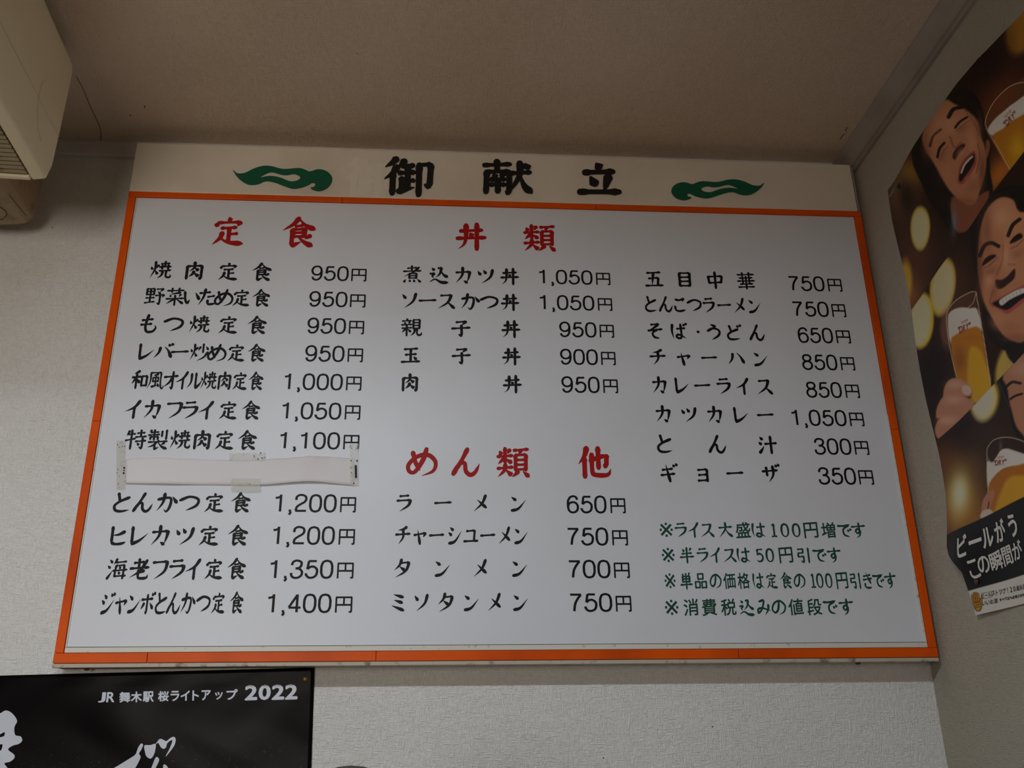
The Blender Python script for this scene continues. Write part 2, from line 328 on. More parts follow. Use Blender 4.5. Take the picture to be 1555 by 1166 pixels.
def BX(x0, y0, x1, y1):
    return f"v{x0},{y0} {x0},{y1+3}/h{x0},{y0+1} {x1},{y0-1}/v{x1},{y0-1} {x1-1},{y1+2}/h{x0},{y1} {x1},{y1-1}"
FIRE = "d8,32 14,48/p42,24 30,42/p26,6 26,44 8,92/n26,50 40,74"
G = {
'定': "d48,3 53,15/d19,20 15,35/h20,23 82,19/p83,19 73,33/h30,41 72,37/v52,40 52,84/h54,60 76,57/p34,54 28,74 8,95/n24,68 50,86 95,90",
'食': "p50,2 34,24 6,44/n50,6 68,26 97,40/h41,30 60,27/v33,40 33,90/h34,41 68,38/v68,38 67,64/h36,51 66,49/h36,63 66,61/r34,92 60,78/p84,58 68,70/n48,62 68,80 92,93",
'丼': "h16,32 84,27/h6,58 94,53/p34,8 34,50 28,78 10,95/v67,4 67,97/d45,37 53,49",
'焼': FIRE + "/h52,18 90,14/v70,4 70,32/h46,35 97,31/v58,24 58,46/v84,22 84,45/h46,55 97,50/p62,56 58,76 40,94/c78,54 77,80 88,88 97,84 97,72",
'肉': "v17,26 17,94/h18,27 83,23/v83,23 82,90/p82,92 70,84/p49,4 48,34 27,54/n48,32 70,50/p49,52 44,66 27,82/n48,60 72,80",
'類': "d10,14 16,26/p42,10 34,24/h4,33 50,29/v27,5 27,54/p26,36 6,56/d31,40 46,52/h4,70 50,65/p28,56 24,76 5,96/n27,72 48,92/h53,13 97,9/p75,12 68,26/v58,28 58,76/h58,28 90,26/v90,26 89,76/h60,43 88,42/h60,58 88,57/h58,73 89,71/p67,78 48,96/d80,78 97,94",
'他': "p28,4 20,32 2,56/v20,36 20,97/c36,46 60,36 86,28/v86,28 84,60/p84,63 74,56/v61,4 61,70/c42,24 42,76 50,88 86,88 97,70",
'め': "c20,18 28,50 44,80/c64,6 52,46 28,84 10,82 8,60 34,34 68,28 92,50 86,80 50,97",
'ん': "c56,5 34,50 8,93/c9,93 28,60 46,54 50,80 64,93 80,84 94,56",
'御': "p26,3 18,15 4,27/p27,24 18,44 3,58/v19,42 19,97/p42,8 30,28/h37,24 60,21/h31,42 62,39/v48,22 48,82/h50,62 61,60/v37,54 37,86/r30,90 62,78/h68,20 93,17/v93,17 91,72/p91,75 80,70/v70,19 70,99",
'献': "h5,18 58,13/v31,3 31,34/v11,34 9,94/h11,36 55,33/v55,33 54,90/p54,93 46,88/d23,42 28,50/p43,40 37,50/h19,57 47,55/h18,71 47,70/v32,57 32,92/h58,38 97,34/p76,6 74,46 52,96/n76,44 84,72 99,92/d85,10 93,23",
'立': "d45,3 54,16/h18,31 84,26/d31,42 42,66/p72,38 60,84/h5,87 95,84",
'ー': "h8,51 93,46", 'ラ': "h28,15 74,11/h14,39 82,35/p84,34 72,64 28,95", 'メ': "p74,6 54,52 12,93/d30,32 76,74",
'ン': "d16,16 40,34/r16,89 52,78 92,32", 'シ': "d22,9 42,24/d12,34 32,50/r16,91 52,80 91,28",
'チ': "p74,7 52,19 22,25/h8,47 93,42/p52,22 52,60 26,95", 'ャ': "h16,49 84,38/p85,38 70,60/d38,24 52,96",
'ユ': "h24,28 72,24/v73,24 68,76/h8,80 92,77", 'タ': "p44,4 34,34 8,60/h38,24 82,20/p84,20 66,64 14,97/d34,42 62,62",
'ミ': "d22,10 74,24/d26,38 70,52/d14,66 78,90", 'ソ': "d16,16 34,40/p85,10 70,56 28,93",
'カ': "h12,35 80,29/p81,28 76,60 68,88/d50,80 68,92/p45,4 42,50 12,93", 'ツ': "d12,24 26,46/d40,17 53,38/p87,14 74,58 32,93",
'レ': "v24,10 26,86/r26,90 60,72 94,40", 'イ': "p77,6 52,40 8,62/v52,36 52,96", 'ス': "h20,20 74,16/p75,15 56,58 8,93/d54,54 90,91",
'フ': "h14,21 82,16/p84,16 72,60 26,95", 'ヒ': "v26,10 27,80/c27,84 44,90 70,88 90,80/p82,32 56,46 28,50",
'ギ': "h16,35 70,28/h8,62 80,54/d36,8 54,96/d72,6 79,18/d86,0 94,12", 'ョ': "h28,34 74,30/v75,30 75,94/h30,60 74,57/h26,89 75,86",
'ザ': "h6,39 86,32/v28,16 30,62/p62,10 62,56 36,95/d76,2 83,14/d89,-2 96,10", 'ハ': "p34,22 28,54 6,85/n58,18 78,44 96,82",
'ル': "p30,15 28,60 6,90/v56,12 56,86/r56,89 78,72 96,44", 'オ': "h8,35 90,28/v60,6 60,90/p60,94 44,84/p58,34 40,62 8,86",
'バ': "p32,26 26,54 4,83/n54,24 74,46 92,84/d72,6 79,19/d86,2 94,14", 'ジ': "d22,12 40,28/d10,36 28,52/r14,93 50,80 90,34/d68,6 76,19/d83,2 91,14",
'ボ': "h8,35 80,30/v45,12 45,90/p45,94 34,86/p26,50 6,78/d62,48 84,74/d72,4 79,16/d85,-1 92,11",
'と': "v30,6 40,46/c82,26 40,46 18,66 24,88 50,93 86,86", 'か': "c8,36 50,27 68,34 65,70 52,93 38,82/p38,6 32,50 8,90/d74,22 96,52",
'つ': "c6,40 50,22 90,34 84,64 38,88", 'い': "c14,22 20,66 32,84 42,64/d68,26 90,64",
'た': "h8,29 62,22/p36,5 28,50 6,94/h50,49 84,42/c50,66 56,88 92,84", 'も': "c42,4 32,60 40,92 66,92 80,74 74,56/h14,34 64,27/h10,58 60,52",
'そ': "h28,15 70,10/p72,10 40,36 10,50/h10,50 90,40/c62,42 36,62 44,86 74,93",
'ば': "p16,10 12,50 20,94/h40,36 86,32/c62,8 64,80 50,91 36,82 44,70 66,76 90,92/d76,6 83,18/d88,0 95,12",
'う': "d34,6 64,20/c16,46 50,30 82,42 78,70 38,97", 'ど': "v28,12 38,46/c78,32 40,48 18,66 24,88 50,92 86,86/d72,8 79,21/d86,3 94,15",
'こ': "c24,21 50,25 78,16 66,34/c20,60 26,84 50,90 88,82", 'の': "c54,21 44,66 24,82 8,62 24,28 60,15 91,42 82,76 48,94",
'は': "p16,10 12,50 20,92/h40,33 92,28/c66,6 68,78 52,91 36,82 46,70 68,76 94,92",
'で': "c8,23 50,23 90,14/c82,18 44,44 48,78 82,90/d70,44 78,57/d85,37 93,50", 'す': "h5,29 95,22/c54,4 54,56 40,68 30,54 44,42 59,54 54,80 32,97",
'み': "c20,19 50,13 36,60 12,84 12,62 40,56 92,72/p78,36 74,66 52,96", 'き': "h20,25 76,16/h14,46 84,37/d42,4 72,66/c28,66 26,84 46,93 78,90",
'・': "d46,44 54,56/d52,46 48,56", '大': "h8,37 92,30/p50,4 48,46 8,95/n50,42 66,70 96,92",
'子': "h26,19 74,14/p76,14 54,34/v52,34 54,88/p54,93 36,84/h5,54 95,47", '玉': "h18,21 84,16/v50,18 50,84/h24,51 78,46/h5,90 95,85/d64,60 78,75",
'五': "h14,17 84,12/p48,15 38,88/h22,49 72,44/v72,44 68,86/h5,91 95,87", '目': BX(24, 13, 78, 87) + "/h26,38 76,36/h26,62 76,60",
'中': "v14,28 18,70/h14,31 86,26/v86,26 80,66/h18,67 82,62/v50,2 50,99", '汁': "d12,10 25,25/d5,37 18,50/r6,94 20,76 32,56/h36,47 95,42/v66,6 66,97",
'半': "d22,12 32,30/p78,8 66,28/h18,43 82,38/h5,64 95,59/v50,4 50,99",
'引': "h12,15 46,12/v46,12 46,36/h14,38 46,36/v14,38 12,60/h12,61 48,58/c48,58 46,92 28,84/v82,6 82,97",
'品': BX(30, 10, 70, 40) + "/" + BX(8, 56, 42, 90) + "/" + BX(58, 56, 92, 90),
'和': "p46,6 14,20/h4,39 54,34/v30,18 30,96/p28,40 4,72/d34,46 50,66/" + BX(62, 32, 92, 80),
'老': "h22,23 70,18/v46,4 46,44/h5,48 95,42/p84,10 50,60 6,88/p74,56 48,70/c46,54 46,82 54,91 86,89 93,74",
'込': "h44,13 60,9/p60,9 54,42 32,66/n58,28 72,50 95,64/d12,12 25,25/h5,45 25,42/p25,42 16,58 22,70/n4,90 30,76 60,92 97,93",
'海': "d10,8 24,22/d3,35 16,46/r5,94 18,74 29,56/p46,4 32,30/h42,21 92,16/h31,58 98,52/v44,34 40,84/h44,35 84,32/v84,32 80,94/h38,82 94,79/d60,37 65,48/d58,60 63,72",
'炒': FIRE + "/v70,4 70,52/p56,20 46,42/d84,18 96,36/p95,48 76,76 42,96",
'特': "p18,8 6,34/h14,26 46,23/h2,56 48,46/v29,4 29,98/h55,20 90,17/v72,4 72,36/h48,39 98,35/h50,60 98,56/v82,42 82,90/p82,94 66,86/d58,66 67,78",
'風': "p19,12 19,60 3,96/h20,14 80,12/c80,12 80,60 86,90 97,92 98,76/p64,21 34,28/" + BX(34, 38, 66, 58) + "/v50,28 50,82/r28,86 70,76/d60,66 72,84",
'菜': "h8,19 92,15/v32,4 32,28/v67,3 67,27/p76,28 22,38/d22,42 28,51/d46,40 51,50/p78,38 68,51/h6,64 94,59/v50,50 50,99/p47,62 8,92/n54,62 95,90",
'野': BX(9, 10, 46, 42) + "/h10,26 46,25/v28,10 28,84/h7,61 49,58/h3,88 52,80/h58,12 90,9/p91,9 74,26/d63,25 78,38/h54,47 97,42/p97,42 88,56/v77,46 77,90/p77,94 62,86",
'煮': "h26,17 72,12/v48,2 48,32/h6,35 94,30/p84,10 50,42 8,64/" + BX(36, 46, 72, 72) + "/h38,59 70,58/d18,80 10,96/d36,80 41,93/d56,79 63,93/d76,77 92,94",
'親': "d26,2 31,12/h6,18 50,15/d16,23 21,32/p42,21 36,32/h3,39 53,35/h5,57 52,53/v28,38 28,98/p26,58 4,80/d33,60 48,76/" + BX(60, 10, 91, 56) + "/h62,26 89,25/h62,41 89,40/p68,60 64,80 48,96/c79,58 79,84 87,93 99,88 99,76",
'華': "h6,16 94,12/v32,2 32,25/v67,1 67,24/h16,35 84,31/h5,53 95,49/h18,71 84,67/v33,28 33,70/v67,26 67,68/h8,88 92,84/v50,24 50,99",
'製': "p16,4 8,16/h14,16 50,13/h3,29 55,25/v30,2 30,54/v13,37 13,50/h13,38 48,36/v48,36 47,50/v66,8 66,36/v87,3 87,50/h6,63 94,58/p46,60 30,78 5,88/v37,72 37,94/r36,97 58,86/n50,62 70,84 97,96/p82,66 66,76/d50,51 53,59",
'単': "d20,8 27,20/d44,4 51,16/p78,5 66,20/" + BX(22, 24, 78, 56) + "/h24,40 76,39/v50,24 50,99/h5,74 95,70",
# round-nosed sans figures of the prices, advance 60
'0': "k30,3 47,10 55,30 56,50 55,70 47,90 30,97 13,90 5,70 4,50 5,30 13,10 30,3",
'1': "k34,98 34,1/k35,4 30,14 22,18 8,21",
'2': "k6,32 8,14 20,4 34,3 50,10 55,26 48,42 30,55 12,70 6,92/k4,93.5 57,93.5",
'3': "k6,28 11,11 24,3 38,4 51,13 50,32 40,43 24,46/k24,46 42,48 55,62 54,82 40,95 22,97 8,88 4,70",
'4': "k42,98 42,2/k3,73 60,73/k4,72 41,6",
'5': "k14,5.5 52,5.5/k15,5 9,50/k9,50 22,38 38,36 53,48 56,66 50,86 34,96 17,95 5,82 4,72",
'6': "k54,24 48,9 34,3 18,9 7,28 5,56 8,80 18,94 32,97 47,91 56,74 54,54 44,41 30,38 14,44 6,60",
'7': "k3,6.5 57,6.5/k55,7 38,32 26,60 21,98",
'8': "k30,3 46,8 52,24 46,38 30,44 14,38 8,24 14,8 30,3/k30,44 48,51 56,70 48,90 30,97 12,90 4,70 12,51 30,44",
'9': "k6,76 12,91 26,97 42,91 53,72 55,44 52,20 42,6 28,3 13,9 4,26 6,46 16,59 30,62 46,56 54,40",
'※': "k17,17 83,83/k83,17 17,83/k43,14 57,14/k43,86 57,86/k8,50 22,50/k78,50 92,50",
',': "k10,86 10,98/k13,96 12,108 5,114",
'¥': "k6,12 6,100/k94,12 94,88 92,95 80,96/k2,11 98,11/k50,12 50,54/k6,55 94,55",
}
_cache = {}
def sglyph(ch, w):
    key = (ch, w)
    if key in _cache: return _cache[key]
    V, Fc = [], []
    for li, s in enumerate(G[ch].split('/')):
        kind = s[0]
        pts = [tuple(float(q) for q in p.split(',')) for p in s[1:].split()]
        v, f = stroke(kind, pts, w)
        b = len(V); V += [(q[0], q[1], li + 0.8 * qi / len(v)) for qi, q in enumerate(v)]; Fc += [tuple(i + b for i in q) for q in f]
    _cache[key] = (np.array(V), Fc)
    return _cache[key]
_fc = {}
def fglyph(ch, bold, raw=False):
    """outline of a character from Blender's built-in type; normalised to a 0..100 box, y down"""
    key = (ch, bold, raw)
    if key in _fc: return _fc[key]
    c = bpy.data.curves.new('t', 'FONT'); c.body = ch; c.offset = 0.0; c.resolution_u = 3; c.fill_mode = 'FRONT'
    o = bpy.data.objects.new('t', c); COL.objects.link(o)
    dg = bpy.context.evaluated_depsgraph_get()
    me = bpy.data.meshes.new_from_object(o.evaluated_get(dg))
    V = np.array([(v.co.x, -v.co.y) for v in me.vertices]); Fc = [tuple(p.vertices) for p in me.polygons]
    bpy.data.objects.remove(o); bpy.data.curves.remove(c); bpy.data.meshes.remove(me)
    if not raw:
        lo, hi = V.min(0), V.max(0); s = 94.0 / max(hi - lo)
        V = (V - (lo + hi) / 2) * s + 50
        if bold > 0:                                   # heavier face: the same outline stacked with small shifts
            q = bold * 100; n = len(V); VV, FF = [V], list(Fc)
            for k in range(8):
                a = k * math.pi / 4
                FF += [tuple(i + len(VV) * n for i in f) for f in Fc]
                VV.append(V + np.array([math.cos(a), math.sin(a)]) * q)
            V, Fc = np.concatenate([np.c_[v_, np.full(n, i)] for i, v_ in enumerate(VV)]), FF
        else:
            V = np.c_[V, np.zeros(len(V))]
    _fc[key] = (V, Fc)
    return _fc[key]

# ------------------------------------------------------------------ MENU BOARD
YP = 1.700                    # plane of the board's front
BX0, BX1 = -0.6609, 0.8985    # outer edges
Z_OT, Z_OB = EYE + 1.0922, EYE + 0.1531     # orange frame top and bottom
Z_TOP = EYE + 1.2133
def onb(x, y): return on_back(x, y, YP)
m_body = mat('board_casing', rgb(196, 190, 178), 0.5, 0.4, var=(14, rgb(150, 128, 104), 0.55, 0.75))
m_head = mat('header_acrylic', rgb(236, 226, 210), 0.38, 0.4, var=(5, rgb(222, 208, 188), 0.45, 0.75))
m_panel = mat('panel_white', rgb(231, 235, 243), 0.36, 0.45, var=(3, rgb(225, 228, 234), 0.4, 0.7))
m_orange = mat('orange_acrylic', rgb(238, 92, 4), 0.38, 0.2, var=(7, rgb(205, 74, 6), 0.45, 0.75))
m_bead = mat('bead_white', rgb(226, 224, 212), 0.4, 0.4, var=(60, rgb(170, 150, 120), 0.62, 0.75))
m_lip = mat('lip_rusty', rgb(196, 186, 168), 0.5, 0.4, var=(38, rgb(92, 66, 46), 0.56, 0.70))
m_gap = mat('gap_dark', rgb(70, 62, 54), 0.8, 0.2)
m_metal = mat('edge_metal', rgb(170, 166, 158), 0.4, 0.5, metallic=0.3)
m_ink = mat('vinyl_black', rgb(20, 19, 23), 0.5, 0.2)
m_red = mat('vinyl_red', rgb(176, 20, 18), 0.5, 0.2)
m_green = mat('vinyl_green', rgb(16, 76, 58), 0.40, 0.4)
m_orn = mat('ornament_green', rgb(8, 96, 68), 0.35, 0.4)
m_black3 = mat('title_black', rgb(18, 20, 20), 0.42, 0.4)
board = empty('menu_board', ((BX0 + BX1) / 2, YB, Z_OB),
              'large white Japanese menu sign board in an orange frame with cream header', 'menu board')
box('casing', BX0, BX1, YP + 0.004, YB, Z_OB - 0.006, Z_TOP - 0.002, m_body, board, 0.0015)
box('bottom_lip', BX0, BX1, YP - 0.002, YP + 0.006, Z_OB - 0.0075, Z_OB - 0.001, m_lip, board, 0.001)
box('header_panel', BX0 + 0.0005, BX1 - 0.006, YP - 0.002, YP + 0.004, Z_OT + 0.0005, Z_TOP, m_head, board, 0.0015)
box('header_edge', BX1 - 0.0052, BX1 - 0.0015, YP - 0.003, YP + 0.006, Z_OT + 0.001, Z_TOP - 0.006, m_metal, board, 0.0008)
ow = 0.0165
box('menu_panel', BX0 + ow, BX1 - ow, YP + 0.0015, YP + 0.0042, Z_OB + ow, Z_OT - 0.013, m_panel, board)
def px_x(x, y): return float(onb(x, y)[0])
# orange strips, butted together with fine joints
def strips(name_edges, z0, z1):
    for a, b_ in zip(name_edges[:-1], name_edges[1:]):
        box('frame_strip', a + 0.0004, b_ - 0.0004, YP - 0.0030, YP + 0.004, z0, z1, m_orange, board, 0.0008)
box('frame_gap', BX0 + ow, BX1 - ow, YP + 0.0004, YP + 0.0016, Z_OB + ow - 0.0002, Z_OB + ow + 0.0008, m_gap, board)
box('frame_gap', BX0 + ow, BX1 - ow, YP + 0.0004, YP + 0.0014, Z_OB + ow + 0.0094, Z_OB + ow + 0.0106, m_gap, board)
strips([BX0, px_x(224, 1001), px_x(571, 1000), px_x(1122, 998), BX1], Z_OB, Z_OB + ow)
strips([BX0, px_x(520, 303), px_x(905, 312), BX1], Z_OT - 0.0125, Z_OT)
zj = float(onb(150, 640)[2])
for (x0, x1) in ((BX0 + 0.0006, BX0 + ow - 0.001), (BX1 - ow + 0.001, BX1 - 0.0006)):
    for (z0, z1) in ((Z_OB + ow + 0.0004, zj), (zj + 0.0006, Z_OT - 0.013)):
        box('frame_strip', x0, x1, YP - 0.0030, YP + 0.004, z0, z1, m_orange, board, 0.0008)
# white retaining beads inside the frame
box('bead', BX0 + ow, BX1 - ow, YP - 0.0012, YP + 0.0016, Z_OB + ow + 0.0008, Z_OB + ow + 0.0095, m_bead, board, 0.0008)
box('bead', BX1 - ow - 0.0035, BX1 - ow, YP - 0.0012, YP + 0.0016, Z_OB + ow + 0.010, EYE + 0.62, m_bead, board, 0.0006)
box('bead', BX0 + ow, BX0 + ow + 0.0022, YP - 0.0008, YP + 0.0016, Z_OB + ow + 0.010, Z_OT - 0.0135, m_bead, board, 0.0005)
for (px, py) in ((131, 1019), (1302, 1002)):
    p = at_y(px, py, YP + 0.028); bm = bmesh.new()
    bmesh.ops.create_uvsphere(bm, u_segments=12, v_segments=8, radius=0.005)
    for v in bm.verts: v.co = Vector((v.co.x + p[0], v.co.y + p[1], v.co.z * 0.6 + Z_OB - 0.007))
    bm_obj('screw', bm, mat('rusty_screw', rgb(120, 92, 62), 0.6, 0.4, metallic=0.5), board, True)

def glyph_mesh(items, Yplane, depth=0.0):
    """items: (V, F) in world x,z (2D) -> one mesh; depth>0 gives raised letters"""
    vs, fs = [], []
    for V, Fc in items:
        b = len(vs)
        lay = [(v[2] if len(v) > 2 else 0) * 2.5e-5 for v in V]
        vs += [(v[0], Yplane - l_, v[1]) for v, l_ in zip(V, lay)]
        fs += [tuple(i + b for i in q) for q in Fc]
        if depth:
            n = len(V); b2 = len(vs)
            vs += [(v[0], Yplane + depth, v[1]) for v in V]
            cnt = {}
            for q in Fc:
                for i in range(len(q)):
                    e = (q[i], q[(i + 1) % len(q)]); cnt[frozenset(e)] = cnt.get(frozenset(e), 0) + 1
            for q in Fc:
                for i in range(len(q)):
                    e = (q[i], q[(i + 1) % len(q)])
                    if cnt[frozenset(e)] == 1: fs.append((b + e[0], b + e[1], b2 + e[1], b2 + e[0]))
    return vs, fs
def place(V, cx, cz, s, sx=1.0, shear=0.0):
    x = (V[:, 0] - 50) / 100; z = -(V[:, 1] - 50) / 100
    return np.stack([cx + x * s * sx, cz + (z + shear * x) * s, V[:, 2]], 1)
def char(ch, cx, cz, s, sx=1.0, w=11, bold=0.012, shear=0.0):
    if ch in G: V, Fc = sglyph(ch, w * (0.78 if ch in DENSE else 0.86 if ch in '食定盛' else 1.0))
    else: V, Fc = fglyph(ch, 0.003 if ch == '※' else bold)
    return place(V, cx, cz, s, sx, 0.0 if ch in G else shear), Fc
Y_TXT = YP + 0.0012
def text_line(name, piece, items, m):
    c = np.mean([i[0][:, :2].mean(0) for i in items], 0)
    line = empty(name); line.parent = board
    line.location = Vector((float(c[0]), Y_TXT, float(c[1]))) - board.location
    for it in items:
        vs, fs = glyph_mesh([it], Y_TXT)
        mesh_obj(piece, vs, fs, m, line)
    return line
def name_row(text, xs, y, s, org, sc, m=m_ink, sx=1.0, w=11.5, name='dish_name', bold=0.012):
    """text centres measured in a zoomed crop with origin org and scale sc"""
    X = [org[0] + x / sc for x in xs]; Yp = org[1] + y / sc
    mid = (X[0] + X[-1]) / 2
    p = onb(mid, Yp); zc = p[2]
    S = s / sc * abs(onb(mid, Yp + 10)[2] - onb(mid, Yp)[2]) / 10
    items = []
    for ch, x in zip(text, X):
        # pixel row at this x with the same height on the board
        r = ray(x, Yp); yy = Yp
        for _ in range(3):
            q = onb(x, yy); yy += (q[2] - zc) / (abs(onb(x, yy + 10)[2] - q[2]) / 10)
        cx = onb(x, yy)[0]
        items.append(char(ch, cx, zc, S, sx, w, bold, 0.06))
    return text_line(name, 'letter', items, m)
ADV = {',': 22, '1': 62}
def price_row(txt, xl, xr, yl, yr, base, h, org, sc):
    xl, xr, yl, yr = [org[0] + v / sc for v in (xl, xr, yl, yr)]
    by = org[1] + base / sc; hh = h / sc
    mx = (xl + yr) / 2
    zb = onb(mx, by)[2]; k = abs(onb(mx, by + 10)[2] - zb) / 10; H = hh * k
    A, B = onb(xl, by)[0], onb(xr, by)[0]
    V0, items, x = [], [], 0.0
    for ch in txt:
        V, Fc = sglyph(ch, 12.5); items.append((V + np.array([x, 0, 0]), Fc)); x += {',': 32}.get(ch, 72)
    allx = np.concatenate([i[0][:, 0] for i in items]); lo, hi = allx.min(), allx.max()
    out = []
    for V, Fc in items:
        out.append((np.stack([A + (V[:, 0] - lo) / (hi - lo) * (B - A), zb + (98 - V[:, 1]) / 97 * H, V[:, 2]], 1), Fc))
    V, Fc = sglyph('¥', 11)
    a, b = onb(yl, by)[0], onb(yr, by)[0]
    out.append((np.stack([a + (V[:, 0] - 2) / 96 * (b - a), zb + (97 - V[:, 1]) / 90 * H * 0.86, V[:, 2]], 1), Fc))
    return text_line('price', 'figure', out, m_ink)

cA, cB, cC, cD, cE, cF = ((130, 380), 3.534), ((130, 660), 3.534), ((560, 320), 3.643), ((560, 640), 3.643), ((950, 380), 3.069), ((960, 740), 3.2396)
ROWS = [
 (cA, '焼肉定食', (400, 583, 765, 943), 110, 103, 1, '950', 1207, 1410, 1425, 1505, 160, 75),
 (cA, '野菜いため定食', (370, 480, 568, 655, 742, 835, 940), 250, 98, .95, '950', 1196, 1403, 1418, 1500, 300, 78),
 (cA, 'もつ焼定食', (343, 470, 608, 765, 918), 396, 102, 1, '950', 1186, 1395, 1412, 1492, 444, 80),
 (cA, 'レバー炒め定食', (318, 418, 505, 608, 705, 808, 915), 546, 100, .95, '950', 1174, 1387, 1405, 1486, 594, 82),
 (cA, '和風オイル焼肉定食', (290, 375, 458, 520, 585, 658, 745, 828, 912), 697, 104, .78, '1,000', 1062, 1378, 1397, 1478, 746, 84),
 (cA, 'イカフライ定食', (258, 360, 475, 560, 650, 765, 885), 855, 106, .95, '1,050', 1050, 1370, 1390, 1472, 903, 86),
 (cA, '特製焼肉定食', (268, 388, 505, 625, 745, 865), 1016, 110, .97, '1,100', 1038, 1363, 1382, 1466, 1063, 87),
 (cB, 'とんかつ定食', (195, 308, 435, 555, 690, 830), 363, 112, 1, '1,200', 1012, 1345, 1365, 1448, 412, 92),
 (cB, 'ヒレカツ定食', (170, 280, 403, 530, 662, 815), 540, 116, 1, '1,200', 1000, 1335, 1357, 1442, 586, 94),
 (cB, '海老フライ定食', (168, 288, 398, 490, 580, 688, 808), 720, 120, .9, '1,350', 985, 1327, 1348, 1435, 768, 96),
 (cB, 'ジャンボとんかつ定食', (117, 188, 258, 333, 405, 472, 548, 630, 712, 808), 903, 122, .66, '1,400', 972, 1317, 1338, 1428, 952, 98),
 (cC, '煮込カツ丼', (240, 390, 525, 645, 780), 355, 98, 1, '1,050', 943, 1240, 1260, 1337, 403, 75),
 (cC, 'ソースかつ丼', (222, 325, 430, 560, 665, 782), 499, 98, 1, '1,050', 947, 1250, 1270, 1348, 546, 78),
 (cC, '親子丼', (235, 510, 787), 647, 102, 1, '950', 1055, 1262, 1280, 1358, 696, 80),
 (cC, '玉子丼', (232, 512, 790), 799, 102, 1, '900', 1060, 1270, 1288, 1367, 848, 82),
 (cC, '肉丼', (228, 795), 953, 105, 1, '950', 1067, 1280, 1300, 1380, 1003, 85),
 (cD, 'ラーメン', (195, 410, 622, 825), 450, 104, 1, '650', 1097, 1318, 1340, 1422, 503, 93),
 (cD, 'チャーシユーメン', (188, 282, 375, 475, 565, 658, 755, 840), 629, 108, .85, '750', 1103, 1328, 1350, 1435, 681, 94),
 (cD, 'タンメン', (187, 405, 622, 832), 810, 108, .97, '700', 1110, 1340, 1360, 1445, 862, 96),
 (cD, 'ミソタンメン', (165, 288, 428, 565, 700, 837), 999, 110, .95, '750', 1117, 1350, 1370, 1455, 1048, 98),
 (cE, '五目中華', (133, 275, 418, 562), 136, 80, 1, '750', 768, 932, 948, 1012, 187, 66),
 (cE, 'とんこつラーメン', (118, 187, 252, 320, 388, 460, 533, 600), 253, 78, .85, '750', 786, 952, 967, 1030, 306, 67),
 (cE, 'そば・うどん', (138, 248, 338, 410, 503, 612), 378, 80, .95, '650', 808, 972, 987, 1052, 429, 68),
 (cE, 'チャーハン', (150, 270, 390, 515, 628), 500, 80, .97, '850', 827, 992, 1008, 1072, 555, 69),
 (cE, 'カレーライス', (160, 258, 358, 458, 550, 648), 630, 84, .95, '850', 846, 1013, 1030, 1094, 684, 70),
 (cE, 'カツカレー', (178, 295, 418, 533, 652), 764, 84, 1, '1,050', 780, 1035, 1050, 1115, 815, 71),
 (cE, 'とん汁', (182, 427, 663), 902, 90, 1, '300', 884, 1058, 1073, 1138, 949, 72),
 (cE, 'ギョーザ', (203, 358, 510, 678), 1038, 90, .97, '350', 903, 1080, 1093, 1160, 1088, 75),
]
WS = 15.5
DENSE = set('焼製特親華煮海野菜類風献御炒')
for ((org, sc), t, xs, y, s, sx, pt, a, b, c, d, base, h) in ROWS:
    name_row(t, xs, y, s, org, sc, sx=sx, w=WS)
    price_row(pt, a, b, c, d, base, h, org, sc)
c2, c3 = ((180, 200), 2.5917), ((700, 200), 2.508)
for (org, sc), t, xs, y, s in ((c2, '定', (432,), 390, 120), (c2, '食', (708,), 396, 124), (cC, '丼', (567,), 140, 158), (cC, '類', (943,), 148, 158),
                               (cD, 'め', (295,), 220, 168), (cD, 'ん', (537,), 222, 166), (cD, '類', (797,), 224, 178), (cD, '他', (1250,), 224, 182)):
    name_row(t, xs, y, s, org, sc, m_red, 1.0, 16.5, 'heading')
# green footnotes
def note(parts, y, s, sx):
    org, sc = cF
    name_row([p[0] for p in parts], [p[1] for p in parts], y, s, org, sc, m_green, sx, 14.5, 'footnote_line', 0.017)
def seq(t, xs): return list(zip(t, xs))
note(seq('※ライス大盛は100円増です', (168, 240, 305, 370, 460, 546, 622)) + seq('円増です', (880, 966, 1045, 1115)), 209, 80, .95)
note(seq('※半ライスは', (178, 270, 347, 412, 480, 548)) + seq('円引です', (757, 845, 922, 995)), 332, 80, .93)
note(seq('※単品の価格は定食の', (187, 267, 338, 411, 479, 549, 621, 687, 757, 824)) + seq('円引きです', (1033, 1100, 1160, 1212, 1272)), 458, 84, .76)
note(seq('※消費税込みの値段です', (195, 290, 380, 475, 565, 650, 722, 806, 897, 975, 1055)), 588, 86, .93)
# roman figures in the notes
G['i'] = "v32,4 32,92/r32,6 22,12 12,16/h14,96 50,95"
G['q'] = "o30,3 46,12 54,34 54,66 46,88 30,97 14,88 6,66 6,34 14,12 30,3"
G['s'] = "h18,8 52,6/r16,8 13,44/c12,46 30,38 50,50 54,72 42,92 22,96 8,84"
for t, xs, y, s, sx in (('iqq', (697, 752, 808), 210, 66, 1.25), ('sq', (627, 678), 333, 66, 1.25), ('iqq', (888, 922, 966), 458, 70, 1.0)):
    name_row(t, [x + 13 for x in xs], y, s, *cF, m_green, sx * .8, 17, 'footnote_figures')

